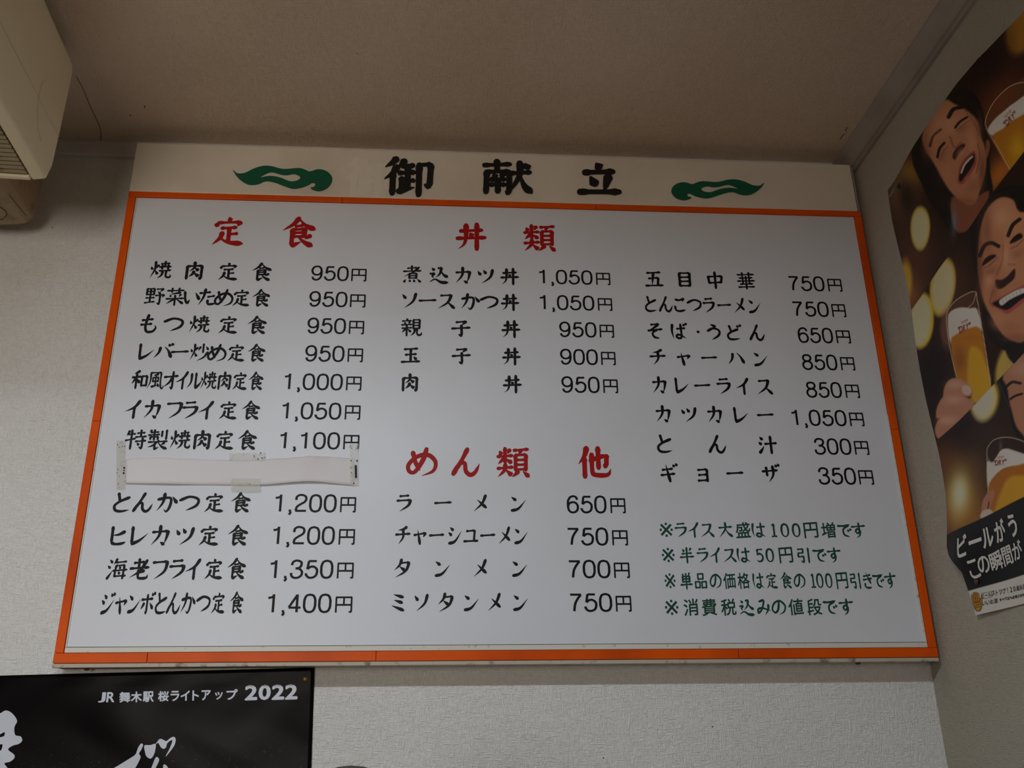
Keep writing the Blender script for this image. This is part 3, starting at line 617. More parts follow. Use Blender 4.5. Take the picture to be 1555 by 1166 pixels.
# title characters: raised cut-out letters
def title(ch, org, sc, x, y, s, sx=1.0, m=m_black3, depth=0.004, w=16, name='title_character'):
    p = onb(org[0] + x / sc, org[1] + y / sc)
    k = abs(onb(org[0] + x / sc, org[1] + y / sc + 10)[2] - p[2]) / 10
    V, Fc = sglyph(ch, w)
    vs, fs = glyph_mesh([(place(V, p[0], p[2], s / sc * k, sx), Fc)], YP - 0.0019 - depth, depth)
    return mesh_obj(name, vs, fs, m, board)
title('御', *c2, 1142, 180, 152, 1.12, w=13.5)
title('献', *c3, 174, 178, 138, 1.20, w=13)
title('立', *c3, 524, 186, 132, 1.12, w=19)
m_ghost = mat('glue_ghost', rgb(240, 231, 216), 0.38, 0.4)
title('御', *c2, 985, 180, 152, 1.05, m_ghost, 0.0002, 15, 'glue_trace')

def poly_mesh(outer, holes=()):
    loops = [[Vector((p[0], p[1], 0)) for p in outer]] + [[Vector((p[0], p[1], 0)) for p in h] for h in holes]
    tris = tessellate_polygon(loops)
    V = np.array([(v.x, v.y) for l in loops for v in l])
    return V, [tuple(t) for t in tris]
ORN = [(452, 155), (470, 169), (500, 167), (530, 152), (568, 140), (605, 141), (650, 152), (710, 148), (737, 155), (755, 162), (785, 153), (815, 158),
       (836, 175), (841, 196), (830, 218), (812, 231), (790, 237), (768, 233), (757, 225), (770, 222), (775, 214), (772, 206), (762, 205), (750, 212),
       (725, 222), (690, 228), (655, 218), (615, 203), (580, 198), (550, 210), (515, 212), (485, 197), (465, 177)]
HOLE = [(557, 185), (580, 170), (605, 163), (640, 172), (665, 174), (690, 170), (712, 177), (716, 188), (702, 198), (675, 200), (640, 186), (600, 179)]
def smooth_loop(P, n=4):
    P = [np.array(p, float) for p in P]; out = []; N = len(P)
    for i in range(N):
        a, b, c, d = P[i - 1], P[i], P[(i + 1) % N], P[(i + 2) % N]
        for k in range(n):
            t = k / n
            out.append(0.5 * (2 * b + (c - a) * t + (2 * a - 5 * b + 4 * c - d) * t * t + (3 * b - a - 3 * c + d) * t ** 3))
    return out
def ornament(mirror):
    o, h = smooth_loop(ORN, 3), smooth_loop(HOLE, 3)
    V, Fc = poly_mesh(o, [h])
    W = []
    for x, y in V:
        if mirror:
            px = 700 + (1152 - (x - 452) / 389 * 352) / 2.508; py = 200 + (187 + (y - 140) / 97 * 77 + (841 - x) * 0.000) / 2.508
        else:
            px = 180 + x / 2.5917; py = 200 + y / 2.5917
        q = onb(px, py); W.append((q[0], q[2]))
    vs, fs = glyph_mesh([(np.array(W), Fc)], YP - 0.0055, 0.0035)
    mesh_obj('cloud_ornament', vs, fs, m_orn, board)
ornament(False); ornament(True)

# ------------------------------------------------------------------ paper strip taped over one dish
m_paper = mat('strip_paper', rgb(238, 236, 238), 0.7, 0.2, var=(11, rgb(236, 226, 228), 0.55, 0.8))
m_tape = mat('old_tape', rgb(226, 222, 208), 0.25, 0.5, var=(70, rgb(190, 176, 146), 0.55, 0.75))
m_tape.node_tree.nodes['Principled BSDF'].inputs['Alpha'].default_value = 0.42
m_dirt = mat('dirt_black', rgb(38, 30, 26), 0.8, 0.2)
strip = empty('paper_strip', tuple(onb(360, 715)), 'torn white paper strip taped over one dish line on the menu board', 'paper')
top = [(215, 133), (235, 126), (270, 124), (300, 123), (330, 126), (375, 121), (440, 123), (500, 128), (560, 126), (620, 131), (700, 133), (770, 135), (860, 137), (940, 134),
       (1000, 128), (1080, 124), (1150, 118), (1200, 114), (1280, 117), (1350, 120), (1405, 125), (1440, 128)]
bot = [(215, 262), (300, 264), (420, 266), (560, 268), (700, 270), (800, 271), (900, 272), (980, 270), (1050, 264), (1120, 258), (1190, 254), (1260, 256), (1320, 262), (1380, 268), (1440, 272)]
N = 90; vs = []; fs = []
ML = 7
for i in range(N + 1):
    x = 215 + (1440 - 215) * i / N
    a = np.interp(x, [p[0] for p in top], [p[1] for p in top]) + random.Random(i).uniform(-1.5, 1.5)
    b = np.interp(x, [p[0] for p in bot], [p[1] for p in bot])
    for j in range(ML + 1):
        t = j / ML
        q = onb(130 + x / 3.534, 660 + (a + (b - a) * t) / 3.534)
        lift = 0.0012 + 0.007 * t ** 2.5 * (0.35 + 0.65 * math.sin(math.pi * (x - 215) / 1225)) * (0.55 + 0.45 * math.cos((x - 1200) / 150.0)) + 0.0006 * math.sin(x / 60)
        vs.append((q[0], YP + 0.0012 - lift, q[2]))
for i in range(N):
    for j in range(ML):
        k = i * (ML + 1) + j; fs.append((k, k + 1, k + ML + 2, k + ML + 1))
o = mesh_obj('paper', vs, fs, m_paper, strip, True)
s_ = o.modifiers.new('thickness', 'SOLIDIFY'); s_.thickness = 0.0003; s_.offset = -1
def tape(x0, y0, x1, y1, yp, dx=0, specks=((),)):
    P = [(x0, y0), ((x0 + x1) / 2, y0 - 2), (x1, y0 + 1), (x1 + dx, y1), ((x0 + x1) / 2 + dx, y1 + 3), (x0 + dx, y1 - 1)]
    V, Fc = poly_mesh(P)
    W = np.array([onb(130 + x / 3.534, 660 + y / 3.534) for x, y in V])[:, [0, 2]]
    v, f = glyph_mesh([(W, Fc)], yp, 0.0002)
    t = mesh_obj('tape', v, f, m_tape, strip)
    rnd = random.Random(int(x0 + y0)); items = []
    for (sx_, sy_, sr) in specks:
        n = 7; c = [(sx_ + sr * math.cos(2 * math.pi * k / n) * rnd.uniform(.6, 1.1), sy_ + sr * 1.2 * math.sin(2 * math.pi * k / n) * rnd.uniform(.6, 1.1)) for k in range(n)]
        W = np.array([onb(130 + x / 3.534, 660 + y / 3.534) for x, y in c])[:, [0, 2]]
        items.append((W, [tuple(range(n))]))
    v, f = glyph_mesh(items, yp - 0.00015)
    tag(mesh_obj('grime_spots', v, f, m_dirt, t), kind='stuff')
rr = random.Random(5)
tape(165, 32, 214, 294, YP + 0.0009, -1, [(rr.uniform(170, 212), rr.uniform(36, 70), rr.uniform(1.5, 3.2)) for _ in range(9)] + [(206, 178, 6), (205, 192, 5), (203, 205, 6), (172, 185, 3), (168, 204, 3), (180, 222, 2.5), (175, 262, 3), (180, 284, 2), (210, 250, 2), (212, 222, 2)])
tape(1417, 50, 1464, 272, YP - 0.0014, 1, [(rr.uniform(1419, 1461), rr.uniform(52, 74), rr.uniform(1.5, 4)) for _ in range(8)] + [(1457, 140, 6), (1425, 140, 4), (1448, 165, 3), (1424, 178, 3), (1427, 205, 3), (1440, 262, 4), (1450, 168, 3)])
tape(770, 97, 966, 140, YP - 0.0008, 0, [(940, 98, 4), (905, 115, 4), (925, 131, 4.5), (948, 126, 4), (960, 100, 2.5), (962, 122, 3), (900, 128, 2), (778, 138, 2), (912, 124, 2), (936, 108, 2)])
tape(782, 236, 940, 306, YP - 0.0032, 0, [(800, 240, 1.5), (882, 268, 3), (830, 272, 2)])
# the printed stroke of the hidden price showing beside the tape
W = np.array([onb(130 + x / 3.534, 660 + y / 3.534) for x, y in ((1444, 168), (1456, 165), (1457, 232), (1446, 234))])[:, [0, 2]]
v, f = glyph_mesh([(W, [(0, 1, 2, 3)])], YP - 0.00175); mesh_obj('covered_stroke', v, f, m_ink, strip)

# ------------------------------------------------------------------ POSTER SURFACES
def sd_poly(X, Y, P):
    P = np.array(P, float); n = len(P)
    d = np.full(X.shape, 1e9); s = np.ones(X.shape)
    for i in range(n):
        a, b = P[i], P[i - 1]
        e = b - a; wx, wy = X - a[0], Y - a[1]
        t = np.clip((wx * e[0] + wy * e[1]) / max(e @ e, 1e-9), 0, 1)
        d = np.minimum(d, (wx - e[0] * t) ** 2 + (wy - e[1] * t) ** 2)
        c1 = Y >= a[1]; c2_ = Y < b[1]; c3_ = e[0] * wy > e[1] * wx
        flip = (c1 & c2_ & c3_) | (~c1 & ~c2_ & ~c3_)
        s = np.where(flip, -s, s)
    return s * np.sqrt(d)
class Paint:
    def __init__(self, X, Y, base):
        self.X, self.Y = X, Y; self.C = np.zeros(X.shape + (3,)) + np.array(base, float); self.clip = np.ones(X.shape)
    def mix(self, a, col):
        a = np.clip(a, 0, 1) * self.clip
        self.C = self.C * (1 - a[..., None]) + np.array(col, float) * a[..., None]
    def poly(self, P, col, soft=1.0, a=1.0, smooth=True):
        if smooth and len(P) > 3: P = smooth_loop(P, 3)
        self.mix(a * np.clip(0.5 - sd_poly(self.X, self.Y, P) / soft, 0, 1), col)
    def ell(self, cx, cy, rx, ry, col, soft=0.2, a=1.0, rot=0.0):
        c, s = math.cos(rot), math.sin(rot)
        x, y = self.X - cx, self.Y - cy
        r = np.sqrt(((x * c + y * s) / rx) ** 2 + ((-x * s + y * c) / ry) ** 2)
        self.mix(a * np.clip((1 + soft / 2 - r) / soft, 0, 1), col)
    def glow(self, cx, cy, rx, ry, col, a=1.0, rot=0.0):
        c, s = math.cos(rot), math.sin(rot)
        x, y = self.X - cx, self.Y - cy
        r = ((x * c + y * s) / rx) ** 2 + ((-x * s + y * c) / ry) ** 2
        self.mix(a * np.exp(-r), col)
    def line(self, P, wd, col, a=1.0, soft=0.8):
        P = np.array(catmull(P, 6)) if len(P) > 2 else np.array(P, float)
        d = np.full(self.X.shape, 1e9)
        for p, q in zip(P[:-1], P[1:]):
            e = q - p; wx, wy = self.X - p[0], self.Y - p[1]
            t = np.clip((wx * e[0] + wy * e[1]) / max(e @ e, 1e-9), 0, 1)
            d = np.minimum(d, np.hypot(wx - e[0] * t, wy - e[1] * t))
        self.mix(a * np.clip((wd / 2 + soft / 2 - d) / soft, 0, 1), col)

def project(P):
    """world points -> photograph pixels"""
    q = (np.asarray(P, float) - np.array([0, 0, EYE])) @ M
    return CX + F * q[:, 0] / -q[:, 2], CY - F * q[:, 1] / -q[:, 2]

def beer_art(X, Y):
    p = Paint(X, Y, (46, 24, 14))
    # ---- panel one
    p.glow(1545, 40, 60, 60, (70, 32, 14), .6)
    p.ell(1556, 42, 24, 42, (214, 150, 44), .35, .9, .3)
    p.glow(1520, 150, 30, 50, (150, 74, 30), .75, .5)
    p.glow(1500, 70, 40, 60, (20, 8, 6), .7)
    p.glow(1525, 265, 22, 40, (210, 120, 40), .9, .5)
    p.glow(1390, 262, 26, 26, (196, 140, 48), .8)
    p.glow(1372, 300, 26, 40, (150, 118, 78), .7)
    p.glow(1392, 390, 40, 60, (110, 62, 38), .8)
    p.glow(1384, 300, 12, 26, (26, 14, 8), .8)
    p.glow(1378, 450, 26, 34, (200, 130, 60), .8)
    p.ell(1402, 347, 14.5, 33, (226, 200, 60), .22, 1, .05); p.ell(1402, 347, 12.5, 30, (232, 222, 170), .4, 1, .05)
    p.ell(1378, 425, 9, 30, (236, 190, 60), .6, .9)
    # first man
    hair = [(1443, 150), (1455, 140), (1472, 134), (1486, 145), (1495, 163), (1501, 192), (1508, 226), (1511, 262), (1516, 292), (1500, 305), (1480, 322), (1452, 352), (1440, 342), (1422, 316), (1410, 290), (1399, 250), (1399, 222), (1412, 198)]
    p.poly(hair, (20, 15, 12), 2)
    p.poly([(1447, 300), (1485, 300), (1510, 290), (1500, 320), (1470, 352), (1452, 345)], (150, 84, 58), 3)
    face = [(1444, 152), (1457, 158), (1472, 166), (1489, 184), (1494, 205), (1503, 232), (1503, 262), (1494, 292), (1484, 310), (1466, 308), (1448, 294), (1436, 276), (1425, 250), (1416, 224), (1413, 202), (1426, 176)]
    p.poly(face, (206, 138, 98), 3)
    p.glow(1450, 190, 14, 22, (228, 168, 128), .7); p.glow(1482, 215, 9, 16, (226, 160, 118), .8); p.glow(1440, 262, 10, 14, (220, 150, 110), .6)
    p.glow(1498, 262, 6, 34, (120, 66, 44), .7); p.glow(1470, 306, 24, 8, (150, 84, 58), .6); p.glow(1418, 222, 6, 24, (150, 90, 62), .6)
    p.line([(1449, 178), (1456, 166), (1468, 163)], 5.5, (34, 20, 16)); p.line([(1423, 222), (1428, 207), (1438, 197)], 3.5, (52, 32, 26), .9)
    p.line([(1457, 194), (1464, 185), (1474, 178)], 3.2, (28, 16, 14)); p.line([(1430, 239), (1434, 226), (1441, 217)], 3.2, (28, 16, 14))
    p.line([(1458, 199), (1467, 191), (1476, 184)], 1.6, (160, 98, 70), .8); p.line([(1433, 243), (1438, 231), (1445, 222)], 1.4, (160, 98, 70), .8)
    p.line([(1449, 208), (1454, 224), (1464, 216)], 3, (160, 92, 64), .7)
    p.poly([(1450, 237), (1456, 226), (1467, 218), (1470, 222), (1464, 230), (1457, 238), (1453, 243)], (60, 28, 22), 2)
    p.poly([(1457, 272), (1461, 252), (1474, 236), (1485, 230), (1488, 246), (1480, 262), (1467, 278), (1459, 279)], (176, 78, 68), 2.5)
    p.poly([(1459, 271), (1464, 254), (1475, 240), (1484, 234), (1484, 246), (1474, 262), (1463, 275)], (30, 12, 12), 1.5)
    p.line([(1463, 262), (1468, 251), (1475, 243), (1481, 238)], 3.2, (226, 214, 200))
    p.glow(1473, 272, 6, 6, (214, 118, 96), .7, .7)
    p.line([(1490, 218), (1493, 240), (1488, 262)], 2, (140, 80, 56), .7)
    p.poly([(1502, 214), (1508, 216), (1508, 230), (1504, 240)], (160, 96, 66), 2)
    p.glow(1452, 338, 5, 22, (120, 140, 160), .7)
    p.glow(1432, 196, 10, 30, (236, 176, 136), .35, .3); p.glow(1462, 232, 5, 10, (236, 176, 140), .6, .6); p.glow(1492, 196, 6, 22, (156, 94, 66), .6)
    p.glow(1466, 196, 10, 5, (150, 90, 64), .4, -.7); p.glow(1436, 236, 5, 10, (150, 90, 64), .4, .3); p.glow(1484, 284, 14, 10, (170, 100, 72), .6, -.6)
    for k in range(9): p.line([(1448 + 4 * k, 143 + abs(k - 4)), (1462 + 4.2 * k, 152 + 3.6 * k), (1472 + 4.0 * k, 170 + 7 * k)], .9, (62, 46, 36), .45)
    for k in range(7): p.line([(1400 + 2.6 * k, 228 + k), (1404 + 3.6 * k, 268), (1420 + 4.4 * k, 306 + 3 * k)], .9, (60, 44, 34), .4)
    # top glass
    p.poly([(1501, 196), (1508, 168), (1524, 142), (1545, 127), (1575, 118), (1600, 200), (1545, 262), (1540, 258)], (130, 76, 44), 3, .6)
    p.poly([(1504, 198), (1514, 181), (1530, 167), (1545, 156), (1590, 132), (1600, 170), (1560, 178), (1535, 196), (1516, 207)], (232, 222, 206), 2)
    p.poly([(1512, 208), (1527, 196), (1545, 182), (1600, 160), (1600, 215), (1556, 240), (1542, 257), (1527, 236)], (196, 122, 28), 3)
    p.glow(1552, 225, 14, 22, (226, 172, 34), .9); p.glow(1545, 250, 8, 10, (206, 140, 28), .8)
    p.line([(1541, 258), (1522, 226), (1503, 196), (1501, 180), (1512, 155), (1530, 136), (1548, 127), (1575, 124)], 1.2, (226, 196, 160), .9)
    # ---- panel two
    side = (X - 1555) * 232 + (Y - 239) * 169            # >0 : below the first diagonal
    p.clip = np.clip(side / 290 / 1.2 + .5, 0, 1)
    p.mix(np.ones(X.shape), (50, 26, 16))
    p.glow(1505, 330, 60, 50, (16, 10, 8), .95); p.glow(1462, 440, 22, 60, (92, 54, 32), .8); p.glow(1420, 560, 26, 40, (22, 11, 9), .9)
    p.glow(1400, 540, 16, 30, (60, 22, 22), .6); p.glow(1432, 640, 40, 40, (34, 16, 12), .8)
    p.ell(1437, 436, 20.5, 44, (236, 184, 44), .22, 1, .12); p.ell(1438, 436, 18, 40, (228, 214, 162), .4, 1, .12)
    p.ell(1404, 487, 19.5, 42, (240, 206, 50), .2, 1, .05); p.ell(1402, 487, 16.5, 39, (232, 222, 178), .35, 1, .05)
    p.ell(1447, 500, 13, 30, (190, 130, 100), .5, .5)
    p.ell(1530, 560, 14, 36, (226, 190, 90), .4, .9, .15); p.glow(1545, 545, 10, 30, (180, 150, 110), .5)
    p.poly([(1478, 334), (1488, 312), (1506, 296), (1530, 285), (1560, 282), (1600, 300), (1600, 520), (1560, 540), (1510, 520), (1496, 470), (1488, 420), (1480, 370)], (18, 13, 11), 3)
    f2 = [(1508, 316), (1528, 300), (1547, 304), (1556, 322), (1590, 330), (1600, 420), (1590, 480), (1560, 517), (1542, 518), (1525, 508), (1512, 486), (1499, 458), (1492, 420), (1491, 385), (1496, 345)]
    p.poly(f2, (208, 138, 96), 3)
    p.glow(1528, 330, 18, 20, (232, 170, 126), .8); p.glow(1502, 432, 8, 26, (216, 144, 104), .7); p.glow(1520, 490, 14, 12, (222, 152, 112), .7); p.glow(1542, 400, 8, 16, (226, 158, 116), .6)
    p.glow(1494, 400, 5, 60, (130, 74, 50), .7); p.glow(1545, 514, 24, 8, (150, 86, 60), .6)
    p.line([(1494, 388), (1502, 373), (1513, 369), (1524, 374)], 6.0, (34, 20, 16), .95); p.line([(1539, 358), (1546, 342), (1556, 333)], 5.5, (34, 20, 16), .95)
    p.poly([(1497, 404), (1502, 393), (1512, 387), (1520, 388), (1513, 394), (1504, 400)], (26, 14, 12), 1.6); p.poly([(1541, 370), (1546, 361), (1556, 354), (1560, 360), (1550, 367)], (26, 14, 12), 1.6)
    p.line([(1500, 407), (1510, 402), (1521, 391)], 2, (156, 92, 66), .8); p.line([(1543, 377), (1552, 373), (1560, 364)], 2, (156, 92, 66), .8)
    p.line([(1531, 372), (1529, 395), (1519, 418)], 3, (170, 100, 72), .6); p.line([(1538, 402), (1548, 402)], 4, (170, 100, 72), .5)
    p.poly([(1517, 425), (1526, 425), (1536, 419), (1547, 408), (1546, 422), (1536, 431), (1526, 438), (1518, 437)], (56, 26, 20), 2.5)
    p.line([(1513, 440), (1508, 458), (1512, 466)], 2, (150, 88, 62), .7)
    p.poly([(1509, 461), (1520, 453), (1545, 440), (1570, 430), (1575, 446), (1555, 462), (1534, 476), (1524, 472)], (190, 90, 84), 2.5)
    p.poly([(1511, 461), (1522, 455), (1545, 443), (1568, 434), (1570, 444), (1552, 457), (1534, 470), (1522, 468)], (28, 12, 12), 1.5)
    p.poly([(1521, 457), (1534, 448), (1550, 440), (1566, 436), (1566, 442), (1550, 449), (1536, 456), (1525, 464)], (232, 224, 210), 1.5)
    for k in range(6): p.line([(1526 + 5.5 * k, 455 - 2.9 * k), (1528 + 5.5 * k, 461 - 2.9 * k)], .8, (150, 130, 116), .6)
    p.poly([(1530, 520), (1560, 522), (1600, 515), (1600, 560), (1560, 560), (1535, 545)], (22, 16, 16), 3)
    p.glow(1506, 350, 8, 34, (150, 88, 60), .55); p.glow(1534, 388, 5, 22, (238, 176, 136), .6, .1); p.glow(1510, 412, 12, 6, (150, 90, 64), .45, -.3); p.glow(1552, 386, 9, 6, (150, 90, 64), .4, -.3)
    p.glow(1514, 444, 6, 16, (168, 98, 70), .6, .2); p.glow(1536, 496, 16, 8, (176, 108, 80), .5); p.glow(1508, 426, 6, 9, (236, 170, 130), .6)
    for k in range(10): p.line([(1484 + 6 * k, 322 - 3.2 * k), (1490 + 6.6 * k, 306 - 2.2 * k), (1502 + 7 * k, 298 - k)], .9, (58, 44, 34), .4)
    # glass in the middle
    p.poly([(1446, 478), (1452, 462), (1468, 449), (1487, 443), (1490, 470), (1510, 588), (1486, 614), (1460, 580), (1449, 520)], (120, 84, 60), 2, .55)
    p.poly([(1447, 484), (1453, 472), (1466, 467), (1480, 468), (1490, 470), (1496, 502), (1484, 503), (1470, 506), (1451, 522)], (232, 220, 206), 2)
    p.poly([(1451, 520), (1460, 508), (1475, 500), (1494, 499), (1502, 545), (1509, 588), (1486, 612), (1472, 600), (1458, 576)], (206, 130, 34), 2.5)
    p.poly([(1478, 532), (1490, 528), (1499, 545), (1508, 588), (1486, 612), (1474, 585)], (232, 178, 36), 5, .85)
    p.glow(1464, 545, 9, 20, (156, 84, 24), .7); p.glow(1482, 512, 12, 6, (190, 110, 34), .6)
    p.line([(1458, 576), (1448, 520), (1445, 480), (1454, 462), (1470, 449), (1486, 443), (1490, 456), (1500, 524), (1509, 590)], 1.1, (230, 206, 180), .9)
    p.line([(1476, 468), (1484, 460), (1488, 446)], 1.0, (230, 206, 180), .8)
    # hand
    for P, hx in (([(1437, 606), (1438, 590), (1446, 577), (1458, 574), (1472, 581), (1480, 590), (1479, 601), (1466, 602), (1452, 600), (1442, 612)], (1455, 584)),
                  ([(1427, 634), (1428, 618), (1436, 603), (1446, 596), (1468, 602), (1484, 611), (1480, 622), (1468, 630), (1450, 626), (1436, 634)], (1452, 607)),
                  ([(1426, 660), (1426, 645), (1436, 630), (1448, 625), (1464, 628), (1468, 634), (1450, 650), (1434, 668)], (1442, 638))):
        p.poly([(x - 1, y + 3) for x, y in P], (70, 34, 24), 3); p.poly(P, (206, 142, 112), 2.5); p.glow(hx[0], hx[1], 14, 7, (232, 178, 148), .7)
    p.poly([(1466, 586), (1476, 586), (1480, 594), (1474, 600), (1466, 596)], (226, 190, 174), 2)
    # ---- panel three
    s2 = np.where(X < 1486, (Y - 613) * 56 + (X - 1486) * 53, (Y - 613) * 69 + (X - 1486) * 74)
    p.clip = np.clip(s2 / 90 / 1.2 + .5, 0, 1)
    p.mix(np.ones(X.shape), (44, 28, 20))
    p.glow(1520, 660, 40, 26, (66, 40, 24), .8); p.glow(1462, 655, 20, 34, (36, 18, 24), .9)
    p.glow(1440, 700, 26, 30, (110, 62, 34), .8); p.glow(1465, 770, 42, 60, (196, 132, 50), .95); p.glow(1480, 710, 24, 26, (120, 80, 34), .6)
    p.glow(1461, 748, 17, 34, (226, 208, 130), .95); p.glow(1462, 750, 10, 24, (228, 226, 196), .9); p.glow(1494, 800, 14, 24, (190, 120, 40), .7)
    p.ell(1499, 606, 22, 33, (236, 206, 90), .35, 1, .1); p.ell(1497, 608, 18, 29, (224, 214, 186), .5, 1, .1)
    p.poly([(1528, 555), (1538, 552), (1536, 566), (1600, 500), (1600, 700), (1550, 660), (1538, 622), (1520, 582), (1525, 570)], (24, 18, 22), 2)
    p.poly([(1527, 568), (1560, 534), (1600, 500), (1600, 700), (1560, 660), (1549, 646), (1543, 628), (1538, 612), (1533, 588)], (190, 128, 96), 3)
    p.glow(1556, 560, 22, 18, (210, 160, 130), .8)
    p.line([(1533, 586), (1541, 580), (1553, 582)], 4.5, (40, 26, 22), .9); p.line([(1539, 606), (1546, 601), (1556, 598)], 3.5, (28, 16, 14))
    p.line([(1521, 580), (1530, 602), (1538, 618)], 1.2, (90, 80, 70), .8)
    p.poly([(1504, 690), (1508, 676), (1518, 667), (1534, 664), (1560, 668), (1600, 690), (1600, 780), (1530, 790), (1508, 760)], (52, 34, 26), 2, .8)
    p.glow(1527, 678, 3, 10, (120, 104, 90), .7)
    p.poly([(1504, 702), (1513, 702), (1520, 694), (1527, 684), (1536, 681), (1548, 684), (1590, 700), (1600, 716), (1556, 708), (1532, 712), (1524, 722), (1518, 736), (1506, 742)], (228, 220, 206), 2)
    p.poly([(1506, 742), (1518, 722), (1532, 712), (1556, 706), (1600, 704), (1600, 790), (1508, 790)], (190, 112, 26), 2.5)
    p.poly([(1530, 742), (1544, 724), (1560, 722), (1600, 720), (1600, 790), (1520, 790)], (226, 168, 34), 6, .9)
    p.line([(1507, 760), (1504, 690), (1508, 676), (1518, 667), (1536, 664), (1556, 668), (1580, 680)], 1.1, (222, 204, 176), .9)
    p.line([(1504, 690), (1507, 698), (1514, 703)], 1.0, (200, 180, 150), .8)
    p.poly([(1496, 778), (1498, 760), (1504, 750), (1514, 743), (1517, 752), (1510, 768), (1506, 778)], (196, 130, 98), 2.5)
    p.poly([(1495, 786), (1498, 776), (1507, 773), (1514, 777), (1514, 790)], (222, 196, 180), 2)
    p.line([(1508, 762), (1506, 772)], 2, (70, 30, 20), .8)
    # ---- black caption band and white strip
    s3 = (Y - 812.3) * 109.4 + (X - 1445.6) * 53.6
    p.clip = np.ones(X.shape)
    p.mix(np.clip(s3 / 122 + .5, 0, 1), (20, 20, 20))
    s4 = (Y - 897.4) * 74.6 + (X - 1480.4) * 23.6
    p.mix(np.clip(s4 / 78 + .5, 0, 1), (226, 220, 208))
    # hand emblem
    p.clip = np.ones(X.shape)
    oc = (214, 146, 34)
    p.poly([(1486, 912), (1498, 908), (1498.6, 920), (1496, 927), (1491.5, 928), (1487.5, 924)], (50, 34, 20), 1.5); p.poly([(1487, 912.5), (1497, 909), (1497.6, 920), (1495, 926), (1491.8, 927), (1488.3, 923)], oc, 1.0)
    for k, (x0, y0, y1) in enumerate(((1485.6, 914, 904), (1488.4, 912, 901), (1491.2, 911, 900), (1494, 911, 901.5), (1497.6, 917, 908.5))):
        p.line([(x0 + .4, y0 + 1), (x0, y1)], 3.0, (50, 34, 20), 1, .8)
        p.line([(x0 + .4, y0 + 1), (x0, y1)], 1.9, oc, 1, .8)
    for k, yy in enumerate((914.5, 918.0, 921.5)): p.line([(1489, yy + 0.8), (1495.5, yy - 0.6)], 1.3, (70, 44, 20), .8)
    return p.C
def srgb_lin(C):
    c = np.clip(C, 0, 255) / 255.0
    return np.where(c <= 0.04045, c / 12.92, ((c + 0.055) / 1.055) ** 2.4)

# --- beer poster on the right wall
left_px = [(1353, 289), (1360, 337), (1374, 405), (1382, 446), (1396, 525), (1414, 613), (1431, 692), (1440.7, 750), (1445.6, 813), (1448, 829), (1455, 842), (1462.6, 851),
           (1471, 860), (1477, 869), (1481, 897), (1484.5, 915), (1488.7, 935)]
LW = [on_right(*p) for p in left_px]
zL = [q[2] for q in LW][::-1]; yL = [q[1] for q in LW][::-1]
top_px = [(1353, 289), (1367, 273), (1380, 255), (1395, 230), (1413.5, 199), (1438, 161), (1460, 127), (1488, 90), (1520, 57), (1555, 23)]
TW = [on_right(*p) for p in top_px]
yT = [q[1] for q in TW][::-1]; zT = [q[2] for q in TW][::-1]
z_bot = float(np.mean([on_right(1488.7, 935)[2], on_right(1555, 916.5)[2]]))
Y_END = 0.95
def poster_x(y, z):
    """distance the sheet stands off the wall"""
    d = 0.0025 + 0.0022 * (1 + np.sin(z * 17 + y * 9)) + 0.0015 * (1 + np.sin(y * 31 - z * 6))
    d = d + 0.012 * np.exp(-((z - (EYE + 0.30)) / 0.045) ** 2) * np.exp(-((y - 1.56) / 0.06) ** 2)
    d = d + 0.010 * np.exp(-((z - (EYE + 1.06)) / 0.05) ** 2) * np.exp(-((y - 1.42) / 0.09) ** 2)
    return XR - d
NU, NV = 330, 900
us = np.linspace(0, 1, NU)
us = 1 - (1 - us) ** 1.0
vsn = np.linspace(0, 1, NV)
U, Vv = np.meshgrid(us, vsn, indexing='ij')
zmax = max(zT[0], np.interp(0.78, yT, zT))
Zs = z_bot + (np.interp(1.58, yT, zT) - z_bot) * Vv
yl = np.interp(Zs, zL, yL)
Yg = yl + (Y_END - yl) * U
ztop = np.interp(Yg, yT, zT)
Zg = z_bot + (ztop - z_bot) * Vv
Yg = np.interp(Zg, zL, yL); Yg = Yg + (Y_END - Yg) * U
PX = np.stack([np.full(Yg.shape, XR), Yg, Zg], -1).reshape(-1, 3)
fx, fy = project(PX)
art = srgb_lin(beer_art(fx, fy))
Xg = poster_x(Yg, Zg)
# keep the print where it is seen: slide each point along its own line of sight
verts = PX.copy(); verts[:, 0] = Xg.reshape(-1)
idx = np.arange(NU * NV).reshape(NU, NV)
faces = np.stack([idx[:-1, :-1], idx[1:, :-1], idx[1:, 1:], idx[:-1, 1:]], -1).reshape(-1, 4)
me = bpy.data.meshes.new('beer_poster')
me.vertices.add(len(verts)); me.vertices.foreach_set('co', verts.reshape(-1))
me.loops.add(faces.size); me.loops.foreach_set('vertex_index', faces.reshape(-1).astype(np.int32))
me.polygons.add(len(faces)); me.polygons.foreach_set('loop_start', np.arange(0, faces.size, 4, dtype=np.int32))
me.update(calc_edges=True)
me.polygons.foreach_set('use_smooth', np.ones(len(faces), bool))
at = me.color_attributes.new('print', 'FLOAT_COLOR', 'POINT')
at.data.foreach_set('color', np.concatenate([art, np.ones((len(art), 1))], 1).reshape(-1).astype(np.float32))
m_print = mat('poster_print', (1, 1, 1, 1), 0.45, 0.28)
nt = m_print.node_tree; an = nt.nodes.new('ShaderNodeAttribute'); an.attribute_name = 'print'
nt.links.new(an.outputs['Color'], nt.nodes['Principled BSDF'].inputs['Base Color'])
me.materials.append(m_print)
poster = bpy.data.objects.new('beer_poster', me); COL.objects.link(poster)
tag(poster, 'tall beer advertising poster of laughing men holding beer glasses, pinned on the right wall', 'poster')
recentre(poster)

